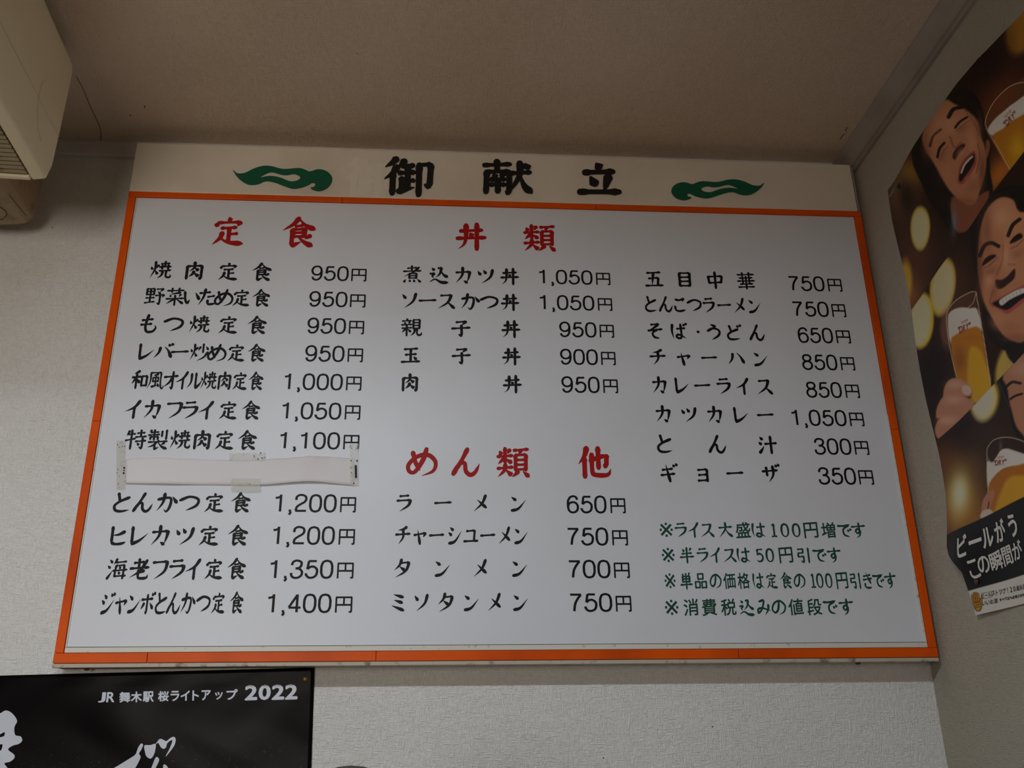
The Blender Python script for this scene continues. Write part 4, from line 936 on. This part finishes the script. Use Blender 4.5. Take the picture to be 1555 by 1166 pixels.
def refine(verts, faces, maxlen):
    bm = bmesh.new()
    bv = [bm.verts.new(v) for v in verts]
    for f in faces:
        try: bm.faces.new([bv[i] for i in f])
        except ValueError: pass
    bmesh.ops.triangulate(bm, faces=bm.faces[:])
    for _ in range(4):
        e = [x for x in bm.edges if x.calc_length() > maxlen]
        if not e: break
        bmesh.ops.subdivide_edges(bm, edges=e, cuts=1)
        bmesh.ops.triangulate(bm, faces=[f for f in bm.faces if len(f.verts) > 3])
    return bm
def poster_text(name, chars, m, lift=0.0008):
    """chars: (V,F, px centre, px right vector per em, px up vector per em)"""
    vs, fs = [], []
    for (V, Fc, c, r, u) in chars:
        b = len(vs)
        for x, y, l_ in V:
            a, e = (x - 50) / 100, -(y - 50) / 100
            q = on_right(c[0] + r[0] * a + u[0] * e, c[1] + r[1] * a + u[1] * e)
            vs.append((XR - l_ * 2.5e-5, q[1], q[2]))
        fs += [tuple(i + b for i in q) for q in Fc]
    bm = refine(vs, fs, 0.008)
    for v in bm.verts: v.co.x = poster_x(v.co.y, v.co.z) - lift - (XR - v.co.x)
    return bm_obj(name, bm, m, poster)
m_pw = mat('caption_white', rgb(226, 222, 212), 0.42, 0.45)
m_pr = mat('brand_red', rgb(170, 24, 34), 0.42, 0.45)
m_pk = mat('small_print', rgb(40, 36, 34), 0.42, 0.45)
m_ps = mat('corner_mark_silver', rgb(200, 190, 180), 0.42, 0.45)
o7, s7 = (1405, 640), 3.645
def cap(t, cs, size, bold=0.045, k=1.0):
    return [(*fglyph(ch, bold), (o7[0] + x / s7, o7[1] + y / s7), (wd / s7, -wd * .46 / s7), (-.22 * size / s7, size / s7 * -1 * k)) for ch, (x, y, wd) in zip(t, cs)]
def up(c):  # the up vector must point up in the picture: y decreases
    return c
poster_text('caption_line', cap('ビールがう', [(258, 688, 50), (316, 662, 56), (374, 640, 54), (440, 604, 58), (514, 575, 58)], 122, 0.028), m_pw)
poster_text('caption_line', cap('この瞬間が', [(318, 816, 46), (360, 792, 50), (418, 770, 62), (477, 742, 56), (534, 712, 54)], 104, 0.018), m_pw)
def small(t, x0, y0, x1, y1, size, bold=0.0):
    n = len(t); out = []
    for i, ch in enumerate(t):
        a = i / max(n - 1, 1); wd = (x1 - x0) / max(n - 1, 1) * .92
        x, y = x0 + (x1 - x0) * a, y0 + (y1 - y0) * a
        out.append((*fglyph(ch, bold), (o7[0] + x / s7, o7[1] + y / s7), (wd / s7, -wd * .3 / s7), (-.1 * size / s7, -size / s7)))
    return out
poster_text('small_print_line', small('ビール', 350, 965, 382, 957, 24, .01) + small('ストップ!20歳未満飲酒', 400, 950, 600, 905, 30, .01), m_pk)
poster_text('small_print_line', small('いいお酒', 353, 1005, 412, 992, 27, .01) + small('すべては、お客さまの「うまい!」', 436, 987, 640, 940, 17, .04), m_pk)
for k, P in enumerate((((341, 952), (390, 940)), ((344, 982), (393, 970)), ((341, 952), (344, 982)), ((390, 940), (393, 970)))):
    V, Fc = stroke('k', P, 1.6)
    qs = [on_right(o7[0] + v[0] / s7, o7[1] + v[1] / s7) for v in V]
    mesh_obj('caption_box_line', [(poster_x(q[1], q[2]) - 0.0008, q[1], q[2]) for q in qs], Fc, m_pk, poster)
def brand(c, ang, size, sx, vert):
    """SUPER over "DRY" on a glass; ang = picture direction of the line"""
    out = []
    ca, sa = math.cos(ang), math.sin(ang)
    for i, ch in enumerate('SUPER'):
        a = (i - 2) * size * .30 * sx
        out.append((*fglyph(ch, 0.0), (c[0] + ca * a - vert[0] * -size * .95, c[1] + sa * a + vert[1] * size * .95), (ca * size * .27 * sx, sa * size * .27 * sx), (vert[0] * size * .42, vert[1] * size * .42)))
    for i, (ch, k, s) in enumerate((('"', -1.75, .45), ('D', -1.0, 1), ('R', 0, 1), ('Y', .95, 1), ('"', 1.7, .45))):
        a = k * size * .66 * sx
        q = vert if s == 1 else (vert[0], vert[1])
        up_ = .3 if s != 1 else 0
        out.append((*fglyph(ch, 0.012), (c[0] + ca * a + vert[0] * size * up_, c[1] + sa * a + vert[1] * size * up_), (ca * size * .66 * s * sx, sa * size * .66 * s * sx), (vert[0] * size * s, vert[1] * size * s)))
    return out
poster_text('brand_lettering', brand((1539, 181), math.radians(-46), 9.5, 1.05, (-.45, -.9)), m_pr)
poster_text('brand_lettering', brand((1472, 498), math.radians(-24), 10.5, .72, (.05, -1.0)), m_pr)
poster_text('brand_lettering', brand((1527, 702), math.radians(-6), 8.5, .95, (.08, -1.0)), m_pr)
poster_text('corner_mark', [(*fglyph(ch, 0.0), (1357.5 + 2.6 * i, 297 - 3.2 * i), (2.6, -3.2), (-1.0, -5)) for i, ch in enumerate('Asahi')], m_ps)

def tack(px, py, wall, r, col, label):
    m = mat('tack_' + str(px), col, 0.35, 0.5, metallic=0.4)
    bm = bmesh.new()
    prof = [(0, r * .55), (r * .5, r * .50), (r * .85, r * .32), (r, r * .12), (r, 0)]
    n = 16; rings = []
    for (rr_, h) in prof:
        rings.append([bm.verts.new((rr_ * math.cos(2 * math.pi * k / n), rr_ * math.sin(2 * math.pi * k / n), h)) for k in range(n)] if rr_ else [bm.verts.new((0, 0, h))])
    for a, b_ in zip(rings[:-1], rings[1:]):
        for k in range(n):
            if len(a) == 1: bm.faces.new((a[0], b_[k], b_[(k + 1) % n]))
            else: bm.faces.new((a[k], b_[k], b_[(k + 1) % n], a[(k + 1) % n]))
    bm.faces.new(rings[-1][::-1])
    o = bm_obj('thumbtack', bm, m, None, True)
    if wall == 'right':
        q = on_right(px, py); o.location = (poster_x(q[1], q[2]) - 0.0004, q[1], q[2]); o.rotation_euler = (0, -math.pi / 2, 0)
    else:
        q = on_back(px, py, YB); o.location = (q[0], sakura_y(q[0], q[2]) - 0.0004, q[2]); o.rotation_euler = (math.pi / 2, 0, 0)
    return tag(o, label, 'thumbtack')

tack(1374, 283, 'right', 0.0052, rgb(40, 36, 34), 'dark round thumbtack at the top left corner of the beer poster')
tack(1494, 883, 'right', 0.0052, rgb(96, 70, 54), 'brown thumbtack at the bottom left of the beer poster below the caption')

# --- black cherry-blossom poster on the back wall
def sakura_y(x, z):
    d = 0.0034 + 0.0016 * np.sin(x * 11 + 2.2 * np.sin(z * 15)) + 0.0012 * np.sin(z * 26 + 1.8 * np.sin(x * 13 + 1)) + 0.0003 * np.sin(x * 47 + 3 * np.sin(z * 31))
    d = d + 0.006 * np.exp(-((x + 0.185) / 0.012) ** 2) * np.clip((EYE + 0.105 - z) / 0.05, 0, 1)
    return YB - np.maximum(d, 0.0012)
q0, q1, q2 = on_back(0, 1026), on_back(478, 1013.5), on_back(473, 1166)
zt0 = EYE + float(q0[2] - EYE); zt1 = float(q1[2]); xr_top, xr_bot = float(q1[0]), float(q2[0])
xl = -1.12; zb = EYE - 0.55
nx, nz = 130, 110; vs, fs = [], []
for i in range(nx + 1):
    for j in range(nz + 1):
        t = j / nz; a = i / nx
        z_top_here = zt0 + (zt1 - zt0) * ((xl + (xr_top - xl) * a) - q0[0]) / (xr_top - q0[0])
        z = zb + (z_top_here - zb) * t
        xr = xr_bot + (xr_top - xr_bot) * np.clip((z - q2[2]) / (q1[2] - q2[2]), -2, 1)
        x = xl + (xr - xl) * a
        vs.append((x, float(sakura_y(x, z)), z))
for i in range(nx):
    for j in range(nz):
        k = i * (nz + 1) + j; fs.append((k, k + nz + 1, k + nz + 2, k + 1))
m_sak = mat('black_gloss_print', rgb(10, 9, 11), 0.30, 0.07)
nt = m_sak.node_tree; b = nt.nodes['Principled BSDF']; tc = nt.nodes['Texture Coordinate']
nn = nt.nodes.new('ShaderNodeTexNoise'); nn.inputs['Scale'].default_value = 150; nn.inputs['Detail'].default_value = 6; nn.inputs['Roughness'].default_value = 0.7
r1 = nt.nodes.new('ShaderNodeMapRange'); r1.inputs[1].default_value = 0.60; r1.inputs[2].default_value = 0.95
nt.links.new(tc.outputs['Object'], nn.inputs['Vector']); nt.links.new(nn.outputs[0], r1.inputs[0])
sx_ = nt.nodes.new('ShaderNodeSeparateXYZ'); nt.links.new(tc.outputs['Object'], sx_.inputs[0])
r2 = nt.nodes.new('ShaderNodeMapRange')                         # blossoms are printed in the lower part only
zc_s = (zb + zt0) / 2
r2.inputs[1].default_value = (EYE + 0.055) ; r2.inputs[2].default_value = (EYE - 0.02)
nt.links.new(sx_.outputs[2], r2.inputs[0])
mu = nt.nodes.new('ShaderNodeMath'); mu.operation = 'MULTIPLY'; nt.links.new(r1.outputs[0], mu.inputs[0]); nt.links.new(r2.outputs[0], mu.inputs[1])
xm = nt.nodes.new('ShaderNodeMix'); xm.data_type = 'RGBA'; xm.inputs[6].default_value = rgb(11, 10, 12); xm.inputs[7].default_value = rgb(150, 100, 110)
nt.links.new(mu.outputs[0], xm.inputs[0]); nt.links.new(xm.outputs[2], b.inputs['Base Color'])
sak = mesh_obj('cherry_blossom_poster', vs, fs, m_sak, None, True)
tag(sak, 'glossy black cherry blossom light-up poster with white brush lettering below the menu board', 'poster')
s_ = sak.modifiers.new('thickness', 'SOLIDIFY'); s_.thickness = 0.0003; s_.offset = 0
m_sw = mat('poster_white', rgb(214, 220, 232), 0.35, 0.4)
def sak_part(name, items):
    vs, fs = [], []
    for P, Fc in items:
        b = len(vs)
        for p_ in P:
            q = on_back(p_[0], p_[1]); vs.append((q[0], YB - (p_[2] if len(p_) > 2 else 0) * 2.5e-5, q[2]))
        fs += [tuple(i + b for i in q) for q in Fc]
    bm = refine(vs, fs, 0.007)
    for v in bm.verts: v.co.y = float(sakura_y(v.co.x, v.co.z)) - 0.0009 - (YB - v.co.y)
    return bm_obj(name, bm, m_sw, sak)
o8, s8 = (0, 960), 2.5917
def sline(t, xs, ys, ws, h, bold, slant=0.0):
    out = []
    for ch, x, y, wd in zip(t, xs, ys, ws):
        V, Fc = fglyph(ch, bold)
        lo, hi = V.min(0), V.max(0); ex = (hi - lo)
        # fill the measured width and height for this character
        P = [(o8[0] + (x + (v[0] - 50) / ex[0] * wd - (v[1] - 50) / ex[1] * h * slant) / s8, o8[1] + (y + (v[1] - 50) / ex[1] * h - (v[0] - 50) / ex[0] * wd * .03) / s8, v[2]) for v in V]
        out.append((P, Fc))
    return out
sak_part('caption_lettering', sline('JR', (407, 441), (257, 256), (28, 32), 40, 0.03, .12))
sak_part('caption_lettering', sline('舞木駅', (496, 541, 587), (256, 255, 254), (43, 42, 42), 42, 0.03)
         + sline('桜ライトア', (646, 691, 731, 772, 813), (252, 251, 250, 249, 248), (42, 34, 36, 26, 36), 40, 0.03)
         + sline('ッ', (863,), (250,), (30,), 30, 0.03) + sline('プ', (915,), (245,), (44,), 42, 0.03))
sak_part('year_figures', sline('2022', (990, 1043, 1096, 1148), (238, 237, 236, 235), (50, 48, 50, 50), 60, 0.045, .04))
o9, s9 = (0, 1020), 4.712
def blob(outer, holes=()):
    V, Fc = poly_mesh(smooth_loop(outer, 3), [smooth_loop(h, 2) for h in holes])
    return ([(o9[0] + x / s9, o9[1] + y / s9) for x, y in V], Fc)
sak_part('brush_character', [blob([(-150, 340), (0, 300), (30, 283), (58, 278), (95, 300), (127, 350), (107, 396), (112, 452), (150, 462), (163, 490), (140, 515), (95, 528), (62, 556),
                                   (104, 590), (108, 616), (80, 642), (38, 655), (62, 690), (80, 760), (40, 860), (-60, 900), (-150, 800)],
                                  [[(-60, 462), (0, 450), (36, 430), (35, 458), (0, 470), (-60, 480)], [(-60, 530), (0, 521), (22, 517), (20, 548), (0, 570), (-60, 570)]])])
sak_part('brush_character', [blob([(700, 770), (780, 712), (860, 664), (935, 618), (975, 590), (993, 545), (1015, 514), (1030, 522), (1018, 555), (1000, 585), (1011, 610), (985, 665), (950, 720), (900, 790), (760, 860), (690, 830)]),
                              blob([(1040, 527), (1080, 525), (1120, 517), (1113, 575), (1095, 612), (1075, 620), (1052, 602), (1043, 570)]),
                              blob([(1116, 524), (1132, 500), (1152, 480), (1178, 488), (1196, 496), (1225, 474), (1250, 465), (1263, 482), (1256, 520), (1230, 560), (1190, 608), (1222, 545), (1240, 492), (1222, 494), (1200, 515), (1195, 538), (1178, 551), (1158, 540), (1146, 520), (1135, 508)]),
                              blob([(1120, 612), (1145, 630), (1118, 688), (1090, 760), (1050, 800), (1040, 770), (1082, 700)]),
                              blob([(1173, 668), (1205, 682), (1215, 760), (1180, 780)])])
tack(464, 1031, 'back', 0.0052, rgb(150, 118, 62), 'brass thumbtack at the top right corner of the black poster')

# ------------------------------------------------------------------ AIR CONDITIONER on the left wall
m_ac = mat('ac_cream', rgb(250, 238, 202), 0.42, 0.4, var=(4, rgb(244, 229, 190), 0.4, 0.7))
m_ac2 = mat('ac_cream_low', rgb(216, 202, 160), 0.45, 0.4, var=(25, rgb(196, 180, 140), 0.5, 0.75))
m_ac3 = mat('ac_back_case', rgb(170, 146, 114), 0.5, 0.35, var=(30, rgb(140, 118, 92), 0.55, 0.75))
m_vent = mat('ac_slats', rgb(176, 160, 124), 0.5, 0.35, var=(40, rgb(120, 104, 80), 0.5, 0.75))
m_hole = mat('ac_inside', rgb(26, 20, 16), 0.8, 0.2)
YE = 1.47
AX = np.array([-0.0648, 0.9979, 0.0])       # long axis, away from the camera
SIDE = np.array([0.9979, 0.0648, 0.0])
LEN = 0.85
org_ = np.array([at_y(78, 262, YE)[0], YE, 0])
def acp(s, z, t):
    """s: sideways from the lower front edge (+ into the room), z height, t distance back toward the camera"""
    q = org_ + SIDE * s - AX * t
    return (q[0], q[1], z)
def zof(px, py): return float(at_y(px, py, YE)[2])
def sof(px, py):
    r = ray(px, py); o3 = np.array([0, 0, EYE])
    k = (org_ @ AX) / (r @ AX)                 # plane through the far end, square to the axis
    q = r * k; return float((q - org_) @ SIDE), float(q[2] + EYE)
ac = empty('air_conditioner', tuple(acp(-0.28, zof(0, 342), 0)), 'old cream air conditioner under the ceiling left of the menu board', 'air conditioner')
P_top, P_mid, P_low, P_lip, P_in = sof(111, 110), sof(90, 200), sof(80, 252), sof(72, 273), sof(49, 274)
zr = P_low[1]
def sweep(name, prof, t0, t1, m, cuts=1, bev=0.0, smooth=False, endscale=None):
    vs, fs = [], []; n = len(prof)
    ts = [t0 + (t1 - t0) * k / cuts for k in range(cuts + 1)]
    for t in ts:
        for (s, z) in prof: vs.append(acp(s, z, t))
    for c in range(cuts):
        for i in range(n):
            a = c * n + i; b_ = c * n + (i + 1) % n
            fs.append((a, b_, b_ + n, a + n))
    fs.append(tuple(range(n))); fs.append(tuple(range(cuts * n, cuts * n + n))[::-1])
    o = mesh_obj(name, vs, fs, m, ac)
    if bev:
        bm = bmesh.new(); bm.from_mesh(o.data)
        bmesh.ops.recalc_face_normals(bm, faces=bm.faces[:])
        E = [e for e in bm.edges if e.calc_face_angle(0) > 0.25]
        bmesh.ops.bevel(bm, geom=E, offset=bev, segments=3, affect='EDGES', profile=0.5)
        bm.to_mesh(o.data); bm.free()
        o.data.polygons.foreach_set('use_smooth', [True] * len(o.data.polygons))
        mo = o.modifiers.new('normals', 'WEIGHTED_NORMAL')
    return o
ztop_ac = P_top[1]
sb = -0.50
prof = [(P_top[0] - 0.004, ztop_ac + 0.020), (P_top[0], ztop_ac), (P_mid[0] + 0.002, P_mid[1]), (P_low[0], P_low[1]), (P_low[0] - 0.006, P_lip[1] + 0.001), (P_in[0], P_in[1]),
        (P_in[0] - 0.002, P_in[1] + 0.035), (sb, P_in[1] + 0.035), (sb, ztop_ac + 0.020)]
sweep('casing', prof, 0.0, LEN, m_ac, 1, 0.004)
# moulded line on the front face
sm_ = sof(75, 208)
tube('moulding_line', [acp(P_mid[0] + 0.0030, sm_[1], 0.004), acp(P_mid[0] + 0.0030, sm_[1], LEN - 0.004)], 0.0007, m_ac, ac, 6)
# air outlet below: dark recess with slats
zi = P_in[1]
sweep('outlet_recess', [(P_in[0] - 0.003, zi + 0.030), (sb + 0.01, zi + 0.030), (sb + 0.01, zi + 0.034), (P_in[0] - 0.003, zi + 0.034)], 0.012, LEN - 0.02, m_hole)
sweep('end_frame', [(P_in[0] - 0.0025, zi), (sb, zi), (sb, zi + 0.034), (P_in[0] - 0.0025, zi + 0.034)], 0.0, 0.010, m_ac, 1, 0.0015)
sweep('back_rail', [(sb + 0.012, zi), (sb, zi), (sb, zi + 0.034), (sb + 0.012, zi + 0.034)], 0.011, LEN, m_ac)
tstep = 0.0125
for k in range(26):
    t = 0.016 + k * tstep
    a = [acp(P_in[0] - 0.004, zi + 0.003, t), acp(P_in[0] - 0.004, zi + 0.003, t + 0.008), acp(P_in[0] - 0.004, zi + 0.026, t + 0.011), acp(P_in[0] - 0.004, zi + 0.026, t + 0.006)]
    b_ = [acp(sb + 0.013, zi + 0.003, t), acp(sb + 0.013, zi + 0.003, t + 0.008), acp(sb + 0.013, zi + 0.026, t + 0.011), acp(sb + 0.013, zi + 0.026, t + 0.006)]
    mesh_obj('slat', a + b_, [(0, 1, 2, 3), (7, 6, 5, 4), (0, 4, 5, 1), (1, 5, 6, 2), (2, 6, 7, 3), (3, 7, 4, 0)], m_vent, ac)
# lower back housing hanging under the far end
Y2 = 1.70
org2 = (Y2 - YE) / AX[1]
def sof2(px, py):
    r = ray(px, py); k = (org_ @ AX + org2) / (r @ AX); q = r * k
    return float((q - org_) @ SIDE), float(q[2] + EYE)
H = [sof2(*p) for p in ((66, 255), (65, 278), (60, 300), (56, 318), (50, 331), (40, 339), (25, 341), (0, 342))]
prof = [(s_, z_) for s_, z_ in H] + [(sb, H[-1][1]), (sb, H[0][1])]
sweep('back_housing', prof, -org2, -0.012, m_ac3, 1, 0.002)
def on_z(px, py, z):
    r = ray(px, py); k = (z - EYE) / r[2]; q = r * k; return (q[0], q[1], z)
zh = H[-1][1] - 0.0006
tube('housing_seam', [on_z(px, py, zh) for px, py in ((14, 296), (22, 306), (32, 318), (40, 328))], 0.0006, m_hole, ac, 5)
tube('housing_seam', [on_z(px, py, zh) for px, py in ((-14, 312), (-4, 311), (8, 320), (11, 326), (4, 333), (-14, 334))], 0.0008, m_hole, ac, 5)

# stray hair stuck on the front face
hp = [(70, 122), (64, 124), (59, 145), (57, 170), (58, 195), (62, 214)]
def on_acface(px, py):
    r = ray(px, py)
    # front face plane: SIDE . q = const
    c = (org_ @ SIDE) + P_mid[0] + 0.004
    k = c / (r @ SIDE); q = r * k; return (q[0], q[1], q[2] + EYE)
tube('stray_hair', [on_acface(*p) for p in hp], 0.00035, mat('hair_pale', rgb(206, 190, 150), 0.4), ac, 4)
# the unit hangs from the ceiling on a mounting plate
sweep('ceiling_mount', [(P_top[0] - 0.05, ztop_ac + 0.018), (sb + 0.02, ztop_ac + 0.018), (sb + 0.02, ZC), (P_top[0] - 0.05, ZC)], 0.06, LEN - 0.06, m_ac2)

# ------------------------------------------------------------------ ceiling lamp (above and behind the camera)
m_fix = mat('fixture_white', rgb(220, 220, 214), 0.5, 0.4)
m_tube = bpy.data.materials.new('tube_glow'); m_tube.use_nodes = True
bb = m_tube.node_tree.nodes['Principled BSDF']; bb.inputs['Emission Color'].default_value = (0.92, 0.985, 1.0, 1); bb.inputs['Emission Strength'].default_value = 4.0
lamp = empty('ceiling_lamp', (LAMP[0], LAMP[1], ZC), 'white fluorescent ceiling lamp above the camera', 'lamp')
box('reflector_side', LAMP[0] - 0.47, LAMP[0] + 0.47, LAMP[1] + 0.060, LAMP[1] + 0.063, LAMP[2] - 0.022, ZC, m_fix, lamp, 0.0005)
box('reflector_side', LAMP[0] - 0.47, LAMP[0] + 0.47, LAMP[1] - 0.063, LAMP[1] - 0.060, LAMP[2] - 0.022, ZC, m_fix, lamp, 0.0005)
box('lamp_housing', LAMP[0] - 0.47, LAMP[0] + 0.47, LAMP[1] - 0.06, LAMP[1] + 0.06, LAMP[2] + 0.03, ZC, m_fix, lamp, 0.006)
tube('fluorescent_tube', [(LAMP[0] - 0.44, LAMP[1], LAMP[2]), (LAMP[0] + 0.44, LAMP[1], LAMP[2])], 0.014, m_tube, lamp, 12)
for s in (-1, 1):
    box('tube_holder', LAMP[0] + s * 0.45 - 0.012, LAMP[0] + s * 0.45 + 0.012, LAMP[1] - 0.02, LAMP[1] + 0.02, LAMP[2] - 0.02, LAMP[2] + 0.032, m_fix, lamp, 0.003)

# ------------------------------------------------------------------ seated customer, only the hair reaches the frame
hd = at_y(532, 1160, 1.12)                     # crown of the head
HX, HY, HZ = float(hd[0]), float(hd[1]), float(hd[2]) - 0.0015
m_skin = mat('skin', rgb(196, 150, 120), 0.55, 0.4)
m_hair = mat('dark_hair', rgb(38, 28, 26), 0.5, 0.4, bump=(220, 0.5, 0.002))
m_cloth = mat('navy_shirt', rgb(44, 50, 66), 0.85, 0.2, bump=(120, 0.2, 0.001))
person = empty('person', (HX, HY, 0.0), 'seated person whose dark hair just shows at the bottom edge below the menu board', 'person')
def skin_mesh(name, joints, edges, m, sub=2, parent=None):
    me = bpy.data.meshes.new(name)
    me.from_pydata([j[0] for j in joints], edges, [])
    o = bpy.data.objects.new(name, me); COL.objects.link(o)
    o.modifiers.new('skin', 'SKIN')
    for i, j in enumerate(joints):
        sv = me.skin_vertices[0].data[i]; r = j[1]
        sv.radius = r if isinstance(r, tuple) else (r, r); sv.use_root = (i == 0)
    sb_ = o.modifiers.new('sub', 'SUBSURF'); sb_.levels = sub; sb_.render_levels = sub
    dg = bpy.context.evaluated_depsgraph_get()
    m2 = bpy.data.meshes.new_from_object(o.evaluated_get(dg))
    bpy.data.objects.remove(o)
    o = bpy.data.objects.new(name, m2); COL.objects.link(o)
    m2.materials.clear(); m2.materials.append(m)
    m2.polygons.foreach_set('use_smooth', [True] * len(m2.polygons))
    if parent:
        o.parent = parent
        m2.transform(Matrix.Translation(-parent.location))
    return o
def P(dx, dy, z): return (HX + dx, HY + dy, z)
top_ = HZ
J = [(P(0, .03, .47), (.13, .10)), (P(0, .04, .62), (.12, .09)), (P(0, .02, .80), (.14, .10)), (P(0, 0, .90), (.10, .075)), (P(0, -.005, top_ - .23), .048), (P(0, -.01, top_ - .18), .055),
     (P(0, -.01, top_ - .10), (.072, .088)), (P(0, 0, top_ - .045), (.06, .075)),
     (P(-.17, 0, .89), .05), (P(-.21, -.06, .70), .042), (P(-.16, -.24, .64), .033), (P(-.14, -.30, .64), .026),
     (P(.17, 0, .89), .05), (P(.21, -.06, .70), .042), (P(.16, -.24, .64), .033), (P(.14, -.30, .64), .026),
     (P(-.10, -.05, .47), .08), (P(-.13, -.38, .49), .062), (P(-.13, -.40, .10), .042), (P(-.13, -.48, .045), .035),
     (P(.10, -.05, .47), .08), (P(.13, -.38, .49), .062), (P(.13, -.40, .10), .042), (P(.13, -.48, .045), .035)]
E_ = [(0, 1), (1, 2), (2, 3), (3, 4), (4, 5), (5, 6), (6, 7), (3, 8), (8, 9), (9, 10), (10, 11), (3, 12), (12, 13), (13, 14), (14, 15), (0, 16), (16, 17), (17, 18), (18, 19), (0, 20), (20, 21), (21, 22), (22, 23)]
body = skin_mesh('body', J, E_, m_cloth, 2, person)
body.data.materials.append(m_skin)
for pl in body.data.polygons:
    c = pl.center + person.location
    if c.z > top_ - 0.215 or (abs(c.x - HX) < .19 and c.y < HY - .24 and .58 < c.z < .72): pl.material_index = 1
# face
for s in (-1, 1):
    bm = bmesh.new(); bmesh.ops.create_uvsphere(bm, u_segments=12, v_segments=8, radius=0.011)
    for v in bm.verts: v.co += Vector(P(s * .031, -.082, top_ - .115))
    bm_obj('eye', bm, m_pw, person, True)
    bm = bmesh.new(); bmesh.ops.create_uvsphere(bm, u_segments=10, v_segments=8, radius=0.02)
    for v in bm.verts: v.co = Vector((v.co.x * .4, v.co.y * .8, v.co.z * 1.4)) + Vector(P(s * .078, .005, top_ - .125))
    bm_obj('ear', bm, m_skin, person, True)
    skin_mesh('hand', [(P(s * .14, -.30, .64), .024), (P(s * .135, -.36, .635), (.036, .014))] +
              [(P(s * .135 + (k - 1.5) * .019, -.36 - (.045, .052, .048, .036)[k], .632), .0085) for k in range(4)] +
              [(P(s * .135 + (k - 1.5) * .020, -.36 - (.078, .088, .082, .062)[k], .622), .0072) for k in range(4)] +
              [(P(s * .100, -.345, .63), .010), (P(s * .085, -.375, .625), .008)],
              [(0, 1), (1, 2), (1, 3), (1, 4), (1, 5), (2, 6), (3, 7), (4, 8), (5, 9), (0, 10), (10, 11)], m_skin, 1, person)
bm = bmesh.new(); bmesh.ops.create_cone(bm, segments=10, radius1=.014, radius2=.006, depth=.04)
for v in bm.verts: v.co += Vector(P(0, -.098, top_ - .14))
bm_obj('nose', bm, m_skin, person, True)
bm = bmesh.new(); bmesh.ops.create_uvsphere(bm, u_segments=12, v_segments=8, radius=0.02)
for v in bm.verts: v.co = Vector((v.co.x * 1.1, v.co.y * .4, v.co.z * .35)) + Vector(P(0, -.088, top_ - .178))
bm_obj('mouth', bm, mat('lips', rgb(160, 90, 80), 0.5), person, True)
# hair cap and loose strands
bm = bmesh.new(); bmesh.ops.create_uvsphere(bm, u_segments=32, v_segments=20, radius=1.0)
rn = random.Random(2)
for v in bm.verts:
    z = v.co.z; cut = max(0.0, -v.co.y * 0.5)
    zz = max(z, -0.55 if v.co.y > 0 else 0.25 * (-v.co.y) - .25)
    v.co = Vector((HX + v.co.x * .086, HY + .012 + v.co.y * .098, HZ - .100 + zz * .100)) + Vector((rn.uniform(-1, 1), rn.uniform(-1, 1), 0)) * .001
hair = bm_obj('hair', bm, m_hair, person, True)
items_v, items_f = [], []
for k in range(9):
    a = rn.uniform(0, 2 * math.pi); rad = rn.uniform(0, .07)
    bx_, by_ = HX + rad * math.cos(a), HY + .01 + rad * math.sin(a)
    bz = HZ - .100 + .1 * math.sqrt(max(0, 1 - (rad / .09) ** 2)) - .004
    L_ = rn.uniform(.004, .011) * (1.25 if k < 5 else 1)
    dx, dy = rn.uniform(-1, 1) * .045, rn.uniform(-1, 1) * .02
    pts = [Vector((bx_ + dx * t * (0.6 + t), by_ + dy * t, bz + L_ * math.sin(t * 2.0))) for t in np.linspace(0, 1, 7)]
    b0 = len(items_v)
    for p_ in pts:
        for c in range(3):
            items_v.append(p_ + Vector((math.cos(c * 2.1), math.sin(c * 2.1), 0)) * .00018)
    for i in range(6):
        for c in range(3): items_f.append((b0 + i * 3 + c, b0 + i * 3 + (c + 1) % 3, b0 + i * 3 + 3 + (c + 1) % 3, b0 + i * 3 + 3 + c))
tag(mesh_obj('loose_strands', items_v, items_f, m_hair, hair), kind='stuff')
stool = empty('stool', (HX, HY + .02, 0), 'round stool under the seated person', 'stool')
m_wood = mat('stool_wood', rgb(110, 78, 50), 0.5, 0.4, var=(8, rgb(86, 58, 36), 0.4, 0.7))
bm = bmesh.new(); bmesh.ops.create_cone(bm, segments=28, cap_ends=True, radius1=.16, radius2=.165, depth=.035)
for v in bm.verts: v.co += Vector((HX, HY + .02, .365))
bm_obj('seat', bm, m_wood, stool)
for k in range(4):
    a = math.pi / 4 + k * math.pi / 2
    tube('leg', [(HX + .11 * math.cos(a), HY + .02 + .11 * math.sin(a), .355), (HX + .15 * math.cos(a), HY + .02 + .15 * math.sin(a), 0)], .014, m_wood, stool, 8)
